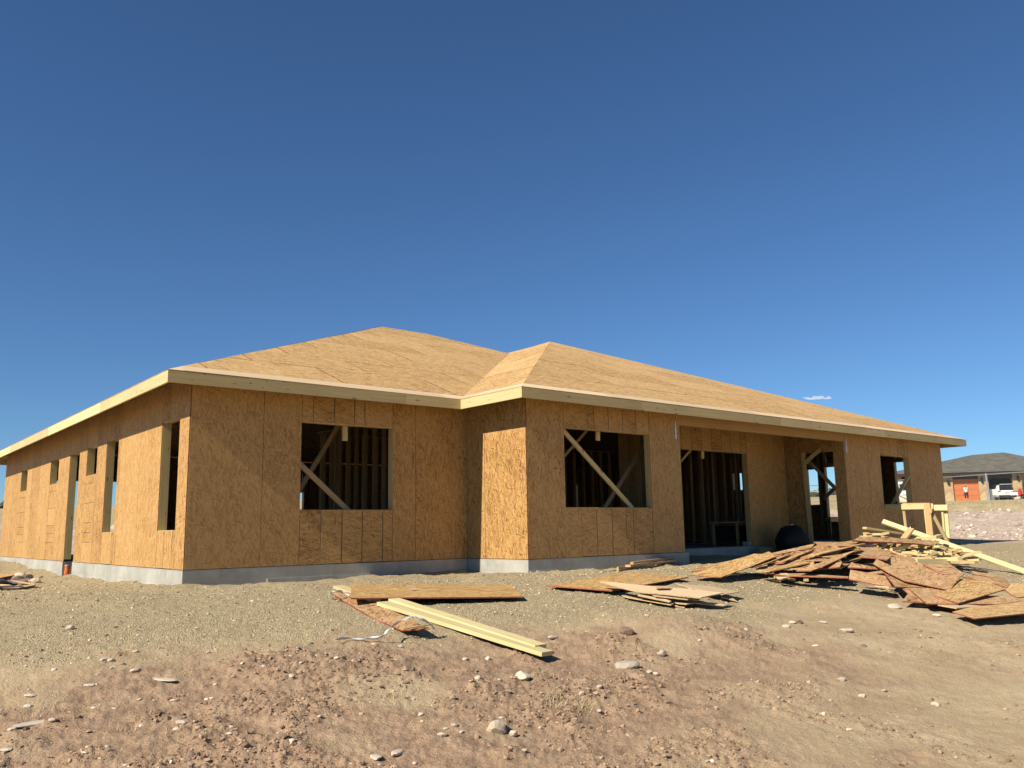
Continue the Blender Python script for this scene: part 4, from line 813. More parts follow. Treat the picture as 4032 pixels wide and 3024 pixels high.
mb = MB(); mb.box(pc+Vector((-.72, .0, .10)), Vector((.62, -.05, 0)), Vector((.03, .4, 0)), (0, 0, .27)); mb.box(pc+Vector((-.72, .0, .385)), Vector((.65, -.05, 0)), Vector((.03, .43, 0)), (0, 0, .018))
setp(mb.build('green_bin', M['green']), 'dark green container cut off by the left edge of the picture', 'container')
def rock(p, r, label, mat='rock', flat=.65, group=None, name='rock', elong=1.3, bury=.3, cat='rock'):
    v, f = ico()
    import bmesh
    bm = bmesh.new(); vs = [bm.verts.new(x_) for x_ in v]
    for t_ in f: bm.faces.new([vs[i] for i in t_])
    bmesh.ops.subdivide_edges(bm, edges=bm.edges[:], cuts=2 if r > .03 else 1, use_grid_fill=True)
    sd = random.uniform(0, 90); an = random.uniform(0, 6.28); pl = [Vector((random.gauss(0, 1), random.gauss(0, 1), random.gauss(0, 1))).normalized() for _ in range(11)]
    for q_ in bm.verts:
        c_ = q_.co.normalized(); k = 1+.16*float(vn(np.array([c_.x*2.1+sd]), np.array([c_.y*2.1+c_.z*1.7]))[0])
        for w_ in pl: k = min(k, .70/max(c_.dot(w_), .3))
        c_ = c_*k; c_.x *= elong; c_.z *= flat; q_.co = Vector((c_.x*math.cos(an)-c_.y*math.sin(an), c_.x*math.sin(an)+c_.y*math.cos(an), c_.z))*r
    me = bpy.data.meshes.new(name); bm.to_mesh(me); bm.free(); me.materials.append(M[mat]); ob = bpy.data.objects.new(name, me); COL.objects.link(ob)
    ob.location = (p.x, p.y, gz(p.x, p.y)+r*flat*(.8-bury*1.2)); return setp(ob, label, cat, group)
for i in range(16):
    a, b = random.uniform(380, 800), random.uniform(330, 500); d0 = ray(*KF(a, b)); ds = random.uniform(20.5, 23.5); pc = CAM+d0*(ds/math.hypot(d0.x, d0.y))
    o_ = rock(pc, random.uniform(.05, .12), 'grey lump of broken concrete heaped by the left wall foundation', 'rock' if i % 3 else 'rock_d', .8, 'broken concrete by the left wall'); 
mb = MB(); d0 = ray(*KF(330, 410)); pc = CAM+d0*(21.6/math.hypot(d0.x, d0.y)); pc.z = gz(pc.x, pc.y)+.06
for i in range(5):
    for j in range(3):
        f_ = lambda a, b: pc+Vector((-.5+a*.22, -.25+b*.2, .05*math.sin(a*2.1+b)+.04*math.cos(b*3+a*.7)))
        mb.face([f_(i, j), f_(i+1, j), f_(i+1, j+1), f_(i, j+1)])
tp = setp(mb.build('tarp', M['tarp'], weld=True, smooth=True), 'crumpled grey tarp in the pile on the far left', 'tarp'); sm_ = tp.modifiers.new('thickness', 'SOLIDIFY'); sm_.thickness = .006

# ------------------------------------------------------------------ stones in the foreground
PXM = lambda p: (p-CAM).dot(FW)/FPX
def stone(K, a, b, wpx, label, mat='rock', flat=.62, el=1.25, group=None, k=1., cat='rock'):
    kk = {KR1: .63291, KR2: .82821, KR3: .49677}[K]; p = at(K(a, b), .0); return rock(p, wpx*kk*PXM(p)/2*k*1.12, label, mat, flat, group, elong=el, cat=cat)
stone(KR1, 1512, 775, 125, 'largest pinkish boulder at the bottom centre of the dirt', 'rock', .75)
stone(KR1, 1615, 795, 62, 'smaller pink stone touching the right side of the largest boulder', 'rock', .7)
stone(KR1, 1672, 425, 78, 'round pale stone below the end of the yellow planks', 'rock_w', .85)
stone(KR1, 1390, 440, 42, 'brown stone with a dark shadow left of the round pale stone', 'rock', .9)
stone(KR1, 1858, 182, 55, 'oval pinkish stone right of the plank ends', 'rock', .5)
stone(KR1, 635, 335, 62, 'flat oval pink stone below the packing strap', 'rock', .35, 1.5)
stone(KR1, 758, 950, 78, 'left one of two pale slabs at the bottom edge', 'rock_w', .4, 1.4)
stone(KR1, 890, 928, 78, 'right one of two pale slabs at the bottom edge', 'rock_w', .4, 1.5)
stone(KR1, 1170, 828, 58, 'half buried pink stone left of the largest boulder', 'rock', .5)
stone(KR1, 1250, 762, 45, 'broken pale stone above the half buried pink stone', 'rock_w', .6)
stone(KR1, 2150, 495, 42, 'white pebble beside the dry grass tuft', 'rock_w', .55)
stone(KR1, 2040, 542, 44, 'two toned stone left of the dry grass tuft', 'rock', .8)
stone(KR1, 1455, 284, 40, 'square pale stone in the dirt under the planks', 'rock_w', .8)
stone(KR1, 1315, 294, 42, 'pink stone in the dirt under the planks', 'rock', .6)
stone(KR1, 232, 447, 36, 'angular pale stone in the middle left dirt', 'rock_w', .8)
stone(KR1, 57, 380, 36, 'white pebble at the lower edge of the gravel', 'rock_w', .6)
stone(KR2, 320, 390, 84, 'large white stone in the centre right dirt', 'rock_w', .55, 1.5)
stone(KR2, 325, 245, 54, 'dark ribbed stone above the large white stone', 'rock_d', .9)
stone(KR2, 490, 335, 46, 'tan stone right of the dark ribbed stone', 'rock', .7)
stone(KR2, 430, 422, 34, 'first pale stone right of the large white stone', 'rock_w', .6)
stone(KR2, 463, 427, 30, 'second pale stone right of the large white stone', 'rock', .6)
stone(KR2, 1372, 220, 50, 'bright white oval stone on the dusty ground before the heap', 'rock_w', .5, 1.5)
stone(KR2, 1083, 211, 36, 'left stone of a row of three on the dusty ground', 'rock_w', .5)
stone(KR2, 1113, 191, 34, 'middle stone of a row of three on the dusty ground', 'rock', .5)
stone(KR2, 1145, 190, 30, 'right stone of a row of three on the dusty ground', 'rock_d', .6)
stone(KR2, 1600, 120, 52, 'white lump of stone at the foot of the heap', 'rock_w', .55)
stone(KR2, 1733, 114, 60, 'flat white slab at the foot of the heap', 'rock_w', .25, 1.7)
stone(KR2, 1792, 560, 40, 'single rough stone on the far right dusty ground', 'rock', .75)
stone(KR2, 1450, 300, 28, 'dark stone on the dusty ground below the bright oval', 'rock_d', .7)
stone(KR3, 555, 572, 60, 'pale angular stone alone on the gravel slope at left', 'rock', .85)
stone(KR3, 820, 810, 52, 'left of two stones at the gravel edge', 'rock_w', .7)
stone(KR3, 872, 808, 52, 'right of two stones at the gravel edge', 'rock', .6)
stone(KR3, 1065, 892, 66, 'flat tan stone at the point of the gravel edge', 'rock', .5)
stone(KR3, 240, 1090, 82, 'flat tan slab at the left of the dirt', 'rock', .3, 1.5)
stone(KR3, 228, 1168, 56, 'pale stone below the flat tan slab', 'rock_w', .6)
stone(KR3, 255, 1303, 140, 'long white rock at the lower left', 'rock_w', .3, 2.0)
stone(KR3, 415, 1310, 62, 'white stone right of the long white rock', 'rock_w', .5)
stone(KR3, 1432, 1285, 80, 'two toned stone resting on a paler one', 'rock', .5)
stone(KR3, 1408, 1328, 72, 'pale stone under the two toned stone', 'rock_w', .45)
stone(KR3, 1253, 1228, 62, 'blackish clod in the left dirt', 'rock_d', .8, cat='clod')
stone(KR3, 1075, 727, 46, 'tan stone at the edge of the dark gravel hump', 'rock', .5)
stone(KR3, 1300, 947, 130, 'long flat pale slab at the gravel edge', 'rock_w', .12, 2.2)
stone(KR3, 705, 1020, 62, 'cluster stone in the middle left dirt', 'rock_w', .4, 1.6)
stone(KR3, 432, 894, 46, 'white stone left on the reddish dirt', 'rock_w', .6)
stone(KR3, 100, 1355, 60, 'stone half hidden at the bottom left corner', 'rock', .5)
stone(KR3, 45, 1535, 80, 'pale slab at the bottom left corner', 'rock_w', .25, 1.5)
small = [(KR1, 1000, 978, 30), (KR1, 745, 232, 26), (KR1, 912, 238, 30), (KR1, 515, 342, 30), (KR1, 290, 367, 28), (KR1, 1605, 430, 26), (KR1, 1525, 433, 26), (KR1, 1290, 808, 30), (KR1, 410, 700, 30), (KR1, 150, 770, 26), (KR1, 1780, 750, 24), (KR1, 1540, 722, 30), (KR1, 1195, 780, 30), (KR1, 1040, 680, 36), (KR1, 990, 570, 26), (KR2, 1220, 294, 26), (KR2, 1253, 181, 30), (KR2, 1187, 468, 28), (KR2, 1545, 494, 26), (KR2, 1440, 521, 34), (KR2, 1345, 452, 34), (KR2, 1383, 698, 24), (KR2, 1600, 726, 20), (KR2, 1290, 545, 16), (KR2, 670, 270, 18), (KR2, 420, 165, 20), (KR2, 365, 193, 16), (KR2, 255, 193, 22), (KR2, 1800, 160, 30), (KR3, 885, 872, 30), (KR3, 1705, 987, 40), (KR3, 1650, 722, 40), (KR3, 905, 1177, 40), (KR3, 750, 1167, 44), (KR3, 1640, 1097, 34), (KR3, 700, 1502, 36), (KR3, 850, 1492, 44), (KR3, 990, 1647, 34), (KR3, 770, 920, 30), (KR3, 1220, 1097, 34), (KR3, 1105, 1105, 34), (KR3, 670, 1580, 44), (KR3, 1540, 1310, 26), (KR3, 230, 1035, 26), (KR3, 1370, 1107, 40)]
marks = [('the largest boulder', KR1(1512, 775)), ('the round pale stone', KR1(1672, 425)), ('the two pale slabs at the bottom edge', KR1(820, 940)), ('the plank ends', KR1(1840, 240)), ('the packing strap', KR1(600, 190)), ('the large white stone', KR2(320, 390)), ('the dark ribbed stone', KR2(325, 245)), ('the bright white oval stone', KR2(1372, 220)), ('the row of three stones', KR2(1113, 195)), ('the rough stone at far right', KR2(1792, 560)), ('the long white rock at lower left', KR3(255, 1303)), ('the flat tan slab at left', KR3(240, 1090)), ('the two toned stone on a paler one', KR3(1420, 1300)), ('the two stones at the gravel edge', KR3(846, 809)), ('the flat tan stone at the gravel point', KR3(1065, 892)), ('the blackish clod', KR3(1253, 1228)), ('the pale stack of plywood', KB(1400, 640)), ('the foot of the heap', KR2(1650, 150)), ('the long flat pale slab', KR3(1300, 947))]
used = set()
for K_, a, b, w_ in small:
    P_ = K_(a, b); order = sorted(marks, key=lambda m_: math.hypot(m_[1][0]-P_[0], (m_[1][1]-P_[1])*1.6)); lab = None
    for near in ('just', 'further'):
        for nm_, q_ in order[:3]:
            dx, dy = P_[0]-q_[0], (P_[1]-q_[1])*1.6; dr = ('right of' if dx > 0 else 'left of') if abs(dx) > abs(dy) else ('in front of' if dy > 0 else 'behind')
            l_ = f'small loose stone {near} {dr} {nm_}' if near == 'just' else f'small stone a little way {dr} {nm_}'
            if l_ not in used: lab = l_; break
        if lab: break
    lab = lab or 'small loose stone on the bare dirt'; used.add(lab)
    stone(K_, a, b, w_, lab, random.choice(['rock', 'rock_w', 'rock']), random.uniform(.4, .7), group='small loose stones on the dirt')
# dry grass
def tuft(mb, p, n_, hgt, spread):
    for _ in range(n_):
        a = random.uniform(0, 6.28); r = spread*random.random()**.7; b = Vector((p.x+r*math.cos(a), p.y+r*math.sin(a), 0)); b.z = gz(b.x, b.y)-.005
        t_ = random.uniform(.4, 1)*hgt; d = Vector((random.gauss(0, .6), random.gauss(0, .6), 1)).normalized()*t_; s_ = Vector((-d.y, d.x, 0)); s_ = s_.normalized()*.003 if s_.length > 1e-4 else Vector((.003, 0, 0))
        mb.face([b-s_, b+s_, b+d*.6+s_*.6, b+d*.6-s_*.6]); mb.face([b+d*.6-s_*.6, b+d*.6+s_*.6, b+d+Vector((d.x*.4, d.y*.4, -.1*t_))])
mb = MB()
for K_, a, b, n_, h_, s_ in [(KR1, 1950, 610, 90, .10, .22), (KR1, 1780, 400, 40, .08, .12), (KR1, 1860, 590, 40, .09, .08), (KR2, 1030, 475, 60, .07, .14), (KR2, 620, 440, 40, .06, .2), (KR2, 60, 600, 40, .07, .15), (KR3, 1500, 1380, 40, .07, .16), (KR3, 380, 1190, 40, .08, .25), (KR3, 690, 1150, 30, .07, .2), (KR1, 840, 560, 40, .06, .08), (KR3, 1010, 1350, 20, .06, .1)]:
    tuft(mb, at(K_(a, b)), n_, h_, s_)
setp(mb.build('dry_grass', M['straw']), 'thin dry grass tufts in the dirt', kind='stuff')
def field_grass():
    n_ = 45000; a = np.radians(rng.uniform(35, 86, n_)); r = rng.uniform(50, 103, n_); X = CAM.x+r*np.sin(a); Y = CAM.y+r*np.cos(a)
    k = vn(X*.25, Y*.25, 60) > -.12; X, Y = X[k], Y[k]; Z = ground_h(X, Y); n_ = len(X); V = []; F = []
    an = rng.uniform(0, 6.28, n_); h = rng.uniform(.04, .17, n_); w_ = rng.uniform(.006, .02, n_); lx = rng.normal(0, .12, n_); ly = rng.normal(0, .12, n_)
    V = np.stack([np.stack([X-w_*np.cos(an), Y-w_*np.sin(an), Z-.05], 1), np.stack([X+w_*np.cos(an), Y+w_*np.sin(an), Z-.05], 1), np.stack([X+lx, Y+ly, Z+h], 1)], 1).reshape(-1, 3)
    me = bpy.data.meshes.new('field_grass'); me.from_pydata(V.tolist(), [], np.arange(n_*3).reshape(-1, 3).tolist()); me.materials.append(M['straw']); ob = bpy.data.objects.new('field_grass', me); COL.objects.link(ob); setp(ob, 'dry yellow grass on the field before the neighbouring house', kind='stuff')
field_grass()
M['scrub'] = plain('dark_juniper', (.045, .055, .03), .9, var=.3, scale=2)
n_ = 900; a = np.radians(rng.uniform(-12, 90, n_)); r = rng.uniform(220, 400, n_); X = CAM.x+r*np.sin(a); Y = CAM.y+r*np.cos(a); k = vn(X*.02, Y*.02, 70) > -.05; X, Y = X[k], Y[k]; s_ = rng.uniform(.5, 1.6, len(X))
o_ = scatter('hill_scrub', 'dark juniper scrub dotted over the far hills', np.stack([X, Y, ground_h(X, Y)+s_*.4], 1), s_, M['scrub'], .9)
# a small puff of white cloud just over the roof
def cloudm():
    m, t, b = nodes('thin_white_cloud'); n = N(t); out = t.nodes['Material Output']; t.nodes.remove(b)
    v = n('VolumePrincipled', {'Color': (1, 1, 1, 1), 'Density': .042, 'Anisotropy': -.3}); t.links.new(v.outputs[0], out.inputs['Volume']); return m
M['cloud'] = cloudm(); mb = MB(); vv, ff = ico()
KCL = crop(2700, 1400, .60217)
for a, b, ra, rb in [(862, 277, 40, 11), (820, 283, 42, 6), (885, 273, 24, 11), (845, 272, 20, 7), (936, 275, 19, 10), (790, 277, 26, 5), (920, 281, 40, 4)]:
    d = ray(*KCL(a, b)); p = CAM+d*4000; s1, s2 = ra*.60217*4000/FPX, rb*.60217*4000/FPX
    for t_ in range(14):
        for u_ in range(8):
            def pt(i, j):
                th, ph = 2*math.pi*i/14, -math.pi/2+math.pi*j/8; return p+RT*(s1*math.cos(ph)*math.cos(th))+FW*(s1*.6*math.cos(ph)*math.sin(th))+Vector((0, 0, 1))*(s2*math.sin(ph))
            mb.face([pt(t_, u_), pt(t_+1, u_), pt(t_+1, u_+1), pt(t_, u_+1)])
setp(mb.build('cloud', M['cloud'], smooth=True, weld=True), 'tiny wisp of white cloud just above the right roof slope', 'cloud')

# ------------------------------------------------------------------ chain link fence
def gp(px, py, dist): d = ray(px, py); return CAM+d*(dist/math.hypot(d.x, d.y))
fence = None
fp = [(gp(3300+1245*.3315, 1650+690*.3315, 60.5)), (gp(3300+1755*.3315, 1650+657*.3315, 58.)), (gp(3300+2212*.3315, 1650+640*.3315, 56.))]
dirf = (fp[1]-fp[0]); dirf.z = 0; step = dirf/ dirf.length*4.6
posts = [fp[1]+step*k for k in range(-6, 4)]
fence = setp(empty('chain_link_fence', (posts[0].x, posts[0].y, gz(posts[0].x, posts[0].y))), 'chain link fence with a thin top rail in front of the neighbouring house', 'fence')
zt = lambda p: fp[1].z+(p-fp[1]).dot(dirf.normalized())*((fp[2].z-fp[0].z)/(fp[2]-fp[0]).length)*.55
tops = [Vector((p.x, p.y, zt(p))) for p in posts]
for p in tops:
    mb = MB(); g_ = gz(p.x, p.y); mb.tube([(p.x, p.y, g_-.1), (p.x, p.y, p.z+.06)], .045, 8); mb.build('post', M['metal'], fence)
mb = MB(); mb.tube(tops, .035, 6); mb.build('top_rail', M['metal'], fence)
mb = MB()
for i in range(len(tops)-1):
    a, b = tops[i], tops[i+1]; L_ = (b-a).length; n_ = int(L_/.12)
    for k in range(-16, n_):
        for sg in (1, -1):
            t0 = k*.12; pts = []
            for s_ in (0, 1):
                tt = t0+(1.75*s_ if sg > 0 else 1.75*(1-s_)); pts.append((tt, s_))
            (ta, sa), (tb, sb) = pts; lo, hi = 0., L_
            f0_, f1_ = 0., 1.
            if ta > tb: ta, tb, sa, sb = tb, ta, sb, sa
            if tb <= lo or ta >= hi: continue
            if ta < lo: sa = sa+(sb-sa)*(lo-ta)/(tb-ta); ta = lo
            if tb > hi: sb = sa+(sb-sa)*(hi-ta)/(tb-ta); tb = hi
            A_ = a.lerp(b, ta/L_)-Vector((0, 0, 1.75*(1-sa)+.02)); B_ = a.lerp(b, tb/L_)-Vector((0, 0, 1.75*(1-sb)+.02)); s3 = Vector((0, 0, .0022)); mb.face([A_-s3, B_-s3, B_+s3, A_+s3])
o_ = mb.build('wire_mesh', M['metal'], fence); o_['kind'] = 'stuff'

# ------------------------------------------------------------------ neighbouring house
base = gp(*KH(900, 1285), 110.); gnd = gz(base.x, base.y)
wd_ = Vector((math.cos(math.radians(-52)), math.sin(math.radians(-52)), 0)); wn = Vector((wd_.y, -wd_.x, 0))
if wn.dot(CAM-base) < 0: wn = -wn
def nb(px, py): return hit(*KH(px, py), wn, base)
def uu(px, py, v=0.): q = hit(*KH(px, py), wn, base-wn*v)-base; return q.dot(wd_), q.z
nh = setp(empty('stone_house', (base.x, base.y, base.z)), 'tan stone house with orange garage doors and a grey hip roof beyond the fence', 'house')
z0 = base.z; zE = nb(900, 700).z-z0; zR = nb(1755, 180).z-z0
def NP(u, v, z): return base+wd_*u+(-wn)*v+Vector((0, 0, z))
def nbox(name, u0, u1, v0, v1, za, zb_, mat, parent=nh):
    mb = MB(); c_ = NP((u0+u1)/2, (v0+v1)/2, (za+zb_)/2); mb.box(c_, wd_*(u1-u0)/2, (0, 0, (zb_-za)/2), wn*(v1-v0)/2); return mb.build(name, M[mat], parent)
d0a, d0b = uu(600, 1000)[0], uu(1190, 1000)[0]; g0, g1 = uu(1415, 1000)[0], uu(1975, 1000)[0]; zD = uu(900, 790)[1]; zG = uu(1700, 715)[1]
zW = uu(900, 720)[1]+.25
pa = uu(385, 1000)[0]; dl = d0b-d0a; e0_ = uu(-560, 1000)[0]; e1_ = uu(2300, 900)[0]+5
nbox('stone_pier', pa, d0a, 0, .5, -1.2, zW, 'stone'); nbox('stone_pier', d0b, g0, 0, .5, -1.2, zW, 'stone'); nbox('stone_pier', g1, uu(2180, 1000)[0], 0, .5, -1.2, zW, 'stone')
nbox('stone_pier', e0_-1.6, e0_, 0, .5, -1.2, zW, 'stone'); nbox('stone_wall', e0_-1.6, e0_-1.2, .5, 14, -1.2, zW, 'stone'); nbox('stone_wall', uu(2180, 1000)[0], e1_, .9, 1.3, -1.2, zW, 'stone')
nbox('lintel', e0_, g1, .05, .45, zD+.02, zW, 'brown_trim')
for a, b in ((d0a, d0b), (e0_, pa)):
    gd = nbox('garage_door', a+.03, b-.03, .22, .27, -1.2, zD, 'door_o')
    for k in range(1, 4): nbox('groove', a+.05, b-.05, .213, .22, zD*k/4-.01, zD*k/4+.012, 'brown_trim', gd)
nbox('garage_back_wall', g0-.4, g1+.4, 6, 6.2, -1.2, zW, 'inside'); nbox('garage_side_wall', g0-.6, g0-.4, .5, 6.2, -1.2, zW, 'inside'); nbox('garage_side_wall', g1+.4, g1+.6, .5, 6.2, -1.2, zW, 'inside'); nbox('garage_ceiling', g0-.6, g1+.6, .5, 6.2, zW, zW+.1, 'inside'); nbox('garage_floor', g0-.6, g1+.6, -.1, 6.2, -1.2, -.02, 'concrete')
nbox('fascia_board', e0_-2.3, e1_+.8, -.75, -.7, zE-.02, zE+.26, 'brown_trim'); nbox('soffit', e0_-2.3, e1_+.8, -.7, 0, zE-.02, zE+.03, 'brown_trim')
eL = e0_-2.4; eR = e1_+1; dpt = 9.; uA, zA_ = uu(1020, 240, dpt*.75); uB, zB_ = uu(1755, 180, dpt*.75)
mb = MB(); zr0 = zE+.27; ra_ = NP(uA, dpt*.75, zA_); rb_ = NP(uB, dpt*.75, zB_)
c0, c1, c2, c3 = NP(eL, -.8, zr0), NP(eR, -.8, zr0), NP(eR, dpt*2, zr0), NP(eL, dpt*2, zr0)
def uvf(mb, pts, e_): 
    ux = (pts[1]-pts[0]).normalized(); n_ = newell(pts); uy = n_.cross(ux); mb.face(pts, [((p-pts[0]).dot(ux), (p-pts[0]).dot(uy)) for p in pts])
uvf(mb, [c0, c1, rb_], 0); uvf(mb, [c0, rb_, ra_], 0); uvf(mb, [c1, c2, rb_], 0); uvf(mb, [c2, c3, ra_], 0); uvf(mb, [c2, ra_, rb_], 0); uvf(mb, [c3, c0, ra_], 0); mb.face([c0, c3, c2, c1])
mb.build('roof', M['shingle'], nh)
mb = MB(); q0, q1 = nb(2130, 270), nb(2400, 130)
ga, gb, gc, gd_ = NP(uu(2080, 300)[0], -1.0, zr0), NP(uu(2080, 300)[0]+14, -1.0, zr0), NP(uu(2080, 300)[0]+14, 8, zr0), NP(uu(2080, 300)[0], 8, zr0); ap = NP(uu(2080, 300)[0]+7, 4, zR+1.0)
for tr_ in ([ga, gb, ap], [gb, gc, ap], [gc, gd_, ap], [gd_, ga, ap]): uvf(mb, tr_, 0)
mb.build('roof', M['shingle'], nh)
for px, py in ((475, 860), (1240, 810), (2065, 760)):
    u_, zz = uu(px, py); c_ = NP(u_, -.16, zz)
    mb = MB(); mb.lathe(c_-Vector((0, 0, .32)), [(.05, 0), (.11, .06), (.14, .36), (.15, .38), (.06, .52), (.02, .58)], 8); mb.tube([c_+Vector((0, 0, .22)), c_+Vector((0, 0, .3))-wn*.02, c_-wn*.17+Vector((0, 0, .2))], .025, 6); mb.build('wall_lamp', M['iron'], nh)
# ------------------------------------------------------------------ vehicles
def wheel(mbp, c, r, wdt, axis, parent, name='wheel'):
    e = empty(name, (0, 0, 0)); e.parent = parent; pl = parent.location; e.location = Vector(c)-pl
    mb = MB(); ax = Vector(axis).normalized(); mb.lathe(Vector(c)-ax*wdt/2, [(r*.6, 0), (r*.92, 0), (r, wdt*.2), (r, wdt*.8), (r*.92, wdt), (r*.6, wdt)], 18, axis=ax); mb.build('tyre', M['tyre'], e)
    mb = MB(); mb.lathe(Vector(c)-ax*(wdt/2+.005), [(.04, 0), (r*.55, .02), (r*.62, .04), (r*.62, wdt-.03), (r*.55, wdt), (.05, wdt+.01)], 12, axis=ax); mb.build('rim', M['metal'], e)
def car(org, fwd, L_, W_, prof, glassq, name, label, cat, wheels, r=.37, extra=None):
    """side profile (along, up) lofted across with a narrower cabin"""
    f_ = Vector(fwd).normalized(); s_ = Vector((f_.y, -f_.x, 0)); org = Vector(org)
    e = setp(empty(name, org), label, cat)
    P = lambda x_, y_, z_: org+f_*x_+s_*y_+Vector((0, 0, z_))
    def half(z_): return W_/2*(1-.13*max(0, (z_-1.0)/.75))
    mb = MB(); n_ = len(prof); Lp = [P(x_, -half(z_), z_) for x_, z_ in prof]; Rp = [P(x_, half(z_), z_) for x_, z_ in prof]
    mb.face(Lp); mb.face(Rp[::-1])
    for i in range(n_): j = (i+1) % n_; mb.face([Lp[j], Lp[i], Rp[i], Rp[j]])
    b = mb.build('body', M['white_paint'], e); bv = b.modifiers.new('bevel', 'BEVEL'); bv.width = .05; bv.segments = 2
    for nm, quad in glassq:
        mb = MB(); pts = [P(*q_) for q_ in quad]; n__ = newell(pts); mb.prism(pts, -n__*.02); mb.build(nm, M['glass'], e)
    for x_, y_ in wheels: wheel(None, P(x_, y_, r), r, .24, s_, e)
    if extra: extra(e, P, s_, f_)
    return e
sv = NP(uu(1840, 1250, .1)[0], .1, .0); sv.z = max(gz(sv.x, sv.y), base.z-.02)+.02
fd = -wn
prof = [(0, .45), (-.05, .6), (-.05, .95), (.02, 1.05), (.35, 1.62), (.7, 1.74), (2.6, 1.72), (3.4, 1.12), (4.5, 1.0), (4.6, .5), (4.4, .3), (.15, .3)]
def rear(e, P, s_, f_):
    for sg in (-1, 1):
        mb = MB(); mb.box(P(-.03, sg*.78, .97), s_*.13, (0, 0, .07), f_*.05); mb.build('tail_light', M['red'], e)
    mb = MB(); mb.box(P(-.07, 0, .80), s_*.26, (0, 0, .07), f_*.01); mb.build('number_plate', M['pink'], e)
    mb = MB(); mb.box(P(-.06, 0, .42), s_*.9, (0, 0, .10), f_*.08); mb.build('bumper', M['tyre'], e)
    mb = MB(); mb.box(P(.22, 0, 1.74), s_*.62, (0, 0, .02), f_*.14); mb.build('spoiler', M['white_paint'], e)
gl = [('rear_window', [(-.0, -.72, 1.10), (-.0, .72, 1.10), (.30, .62, 1.6), (.30, -.62, 1.6)][::-1])]
gl = [('rear_window', [(.0, .74, 1.09), (.0, -.74, 1.09), (.31, -.64, 1.60), (.31, .64, 1.60)])]
car(sv, fd, 4.6, 1.92, prof, gl, 'white_suv', 'white sport utility car seen from behind in the open garage bay', 'car', [(.8, -.86), (.8, .86), (3.7, -.86), (3.7, .86)], extra=rear)
vp = gp(*K5(815, 1000), 98.); vp.z = gz(vp.x, vp.y)
fv = Vector((math.cos(math.radians(-35)), math.sin(math.radians(-35)), 0))
vprof = [(-2.6, .45), (-2.6, 1.9), (-2.5, 2.15), (1.6, 2.15), (2.1, 1.35), (2.9, 1.15), (3.0, .5), (2.9, .35), (-2.5, .35)]
sw_ = lambda x_, z_: (x_, 1.03*(1-.13*max(0, (z_-1.0)/.75))+.005, z_)
vg = []
for a, b in ((-2.3, -1.0), (-.9, .3), (.4, 1.5)): vg.append(('side_window', [sw_(a, 1.3), sw_(b, 1.3), sw_(b, 1.9), sw_(a, 1.9)])); vg.append(('side_window', [(x_, -y_, z_) for x_, y_, z_ in reversed([sw_(a, 1.3), sw_(b, 1.3), sw_(b, 1.9), sw_(a, 1.9)])]))
car(vp-fv*.2, fv, 5.6, 2.05, vprof, vg, 'white_van', 'white van with dark side windows seen through the right hand window opening', 'van', [(-1.7, -.95), (-1.7, .95), (1.9, -.95), (1.9, .95)], r=.40)
for i, (a, b, r_) in enumerate([(770, 990, .55), (830, 985, .6), (800, 970, .45), (745, 985, .4), (850, 1000, .4)]):
    pc = gp(*K5(a, b), 66.+i*.8); rk = rock(pc, r_*1.4, ['left hand', 'right hand', 'central upper', 'far left', 'lower right'][i]+' pale boulder in the rock heap seen through the right hand window', 'rock_w', .8, 'boulders in the rock heap')
# ------------------------------------------------------------------ things before the garage
tp_ = NP(uu(1580, 1200, -1.2)[0], -1.2, 0); ch = setp(empty('garden_chair', tp_), 'small pale garden chair beside the white car', 'chair')
mb = MB(); mb.box(tp_+Vector((0, 0, .42)), wd_*.25, wn*.25, (0, 0, .025)); mb.build('seat', M['hat'], ch)
mb = MB(); mb.box(tp_+Vector((0, 0, .85))-wn*.24, wd_*.26, wn*.025, (0, 0, .32)); mb.build('backrest', M['hat'], ch)
for a in (-1, 1):
    for b in (-1, 1): mb = MB(); mb.tube([tp_+wd_*.21*a+wn*.21*b, tp_+wd_*.21*a+wn*.21*b+Vector((0, 0, .42))], .022, 6); mb.build('leg', M['metal'], ch)
mp = NP(uu(2075, 1200, -1.9)[0], -1.9, 0); mo = setp(empty('scooter', mp), 'red and white motor scooter beside the white car', 'scooter')
for a in (-.62, .62): wheel(None, mp+wd_*a*.45+wn*a*.9+Vector((0, 0, .26)), .26, .12, (wd_*.9-wn*.45), mo)
dm = (wd_*.45+wn*.9).normalized(); sd_ = dm.cross(Vector((0, 0, 1)))
mb = MB(); mb.box(mp+dm*-.3+Vector((0, 0, .62)), dm*.5, sd_*.2, (0, 0, .16)); mb.build('rear_body', M['white_paint'], mo)
mb = MB(); mb.box(mp+dm*-.28+Vector((0, 0, .84)), dm*.4, sd_*.16, (0, 0, .06)); mb.build('seat', M['red'], mo)
mb = MB(); mb.prism([mp+dm*.35+Vector((0, 0, .3)), mp+dm*.75+Vector((0, 0, .5)), mp+dm*.55+Vector((0, 0, 1.05)), mp+dm*.4+Vector((0, 0, 1.0))], sd_*.3); mb.build('front_shield', M['red'], mo)
mb = MB(); mb.tube([mp+dm*.5+sd_*.33+Vector((0, 0, 1.12)), mp+dm*.56+Vector((0, 0, 1.08)), mp+dm*.5-sd_*.33+Vector((0, 0, 1.12))], .025, 6); mb.build('handlebar', M['iron'], mo)
gp_ = NP(uu(1450, 1150)[0], -.5, 0); mb = MB(); mb.box(gp_+Vector((0, 0, .45)), wd_*.17, wn*.03, (0, 0, .75)); mb.box(gp_+Vector((0, 0, .45))+wn*.035, wd_*.12, wn*.01, (0, 0, .6)); setp(mb.build('grey_panel', M['tarp']), 'grey panel leaning beside the fence post at the garage opening', 'panel')
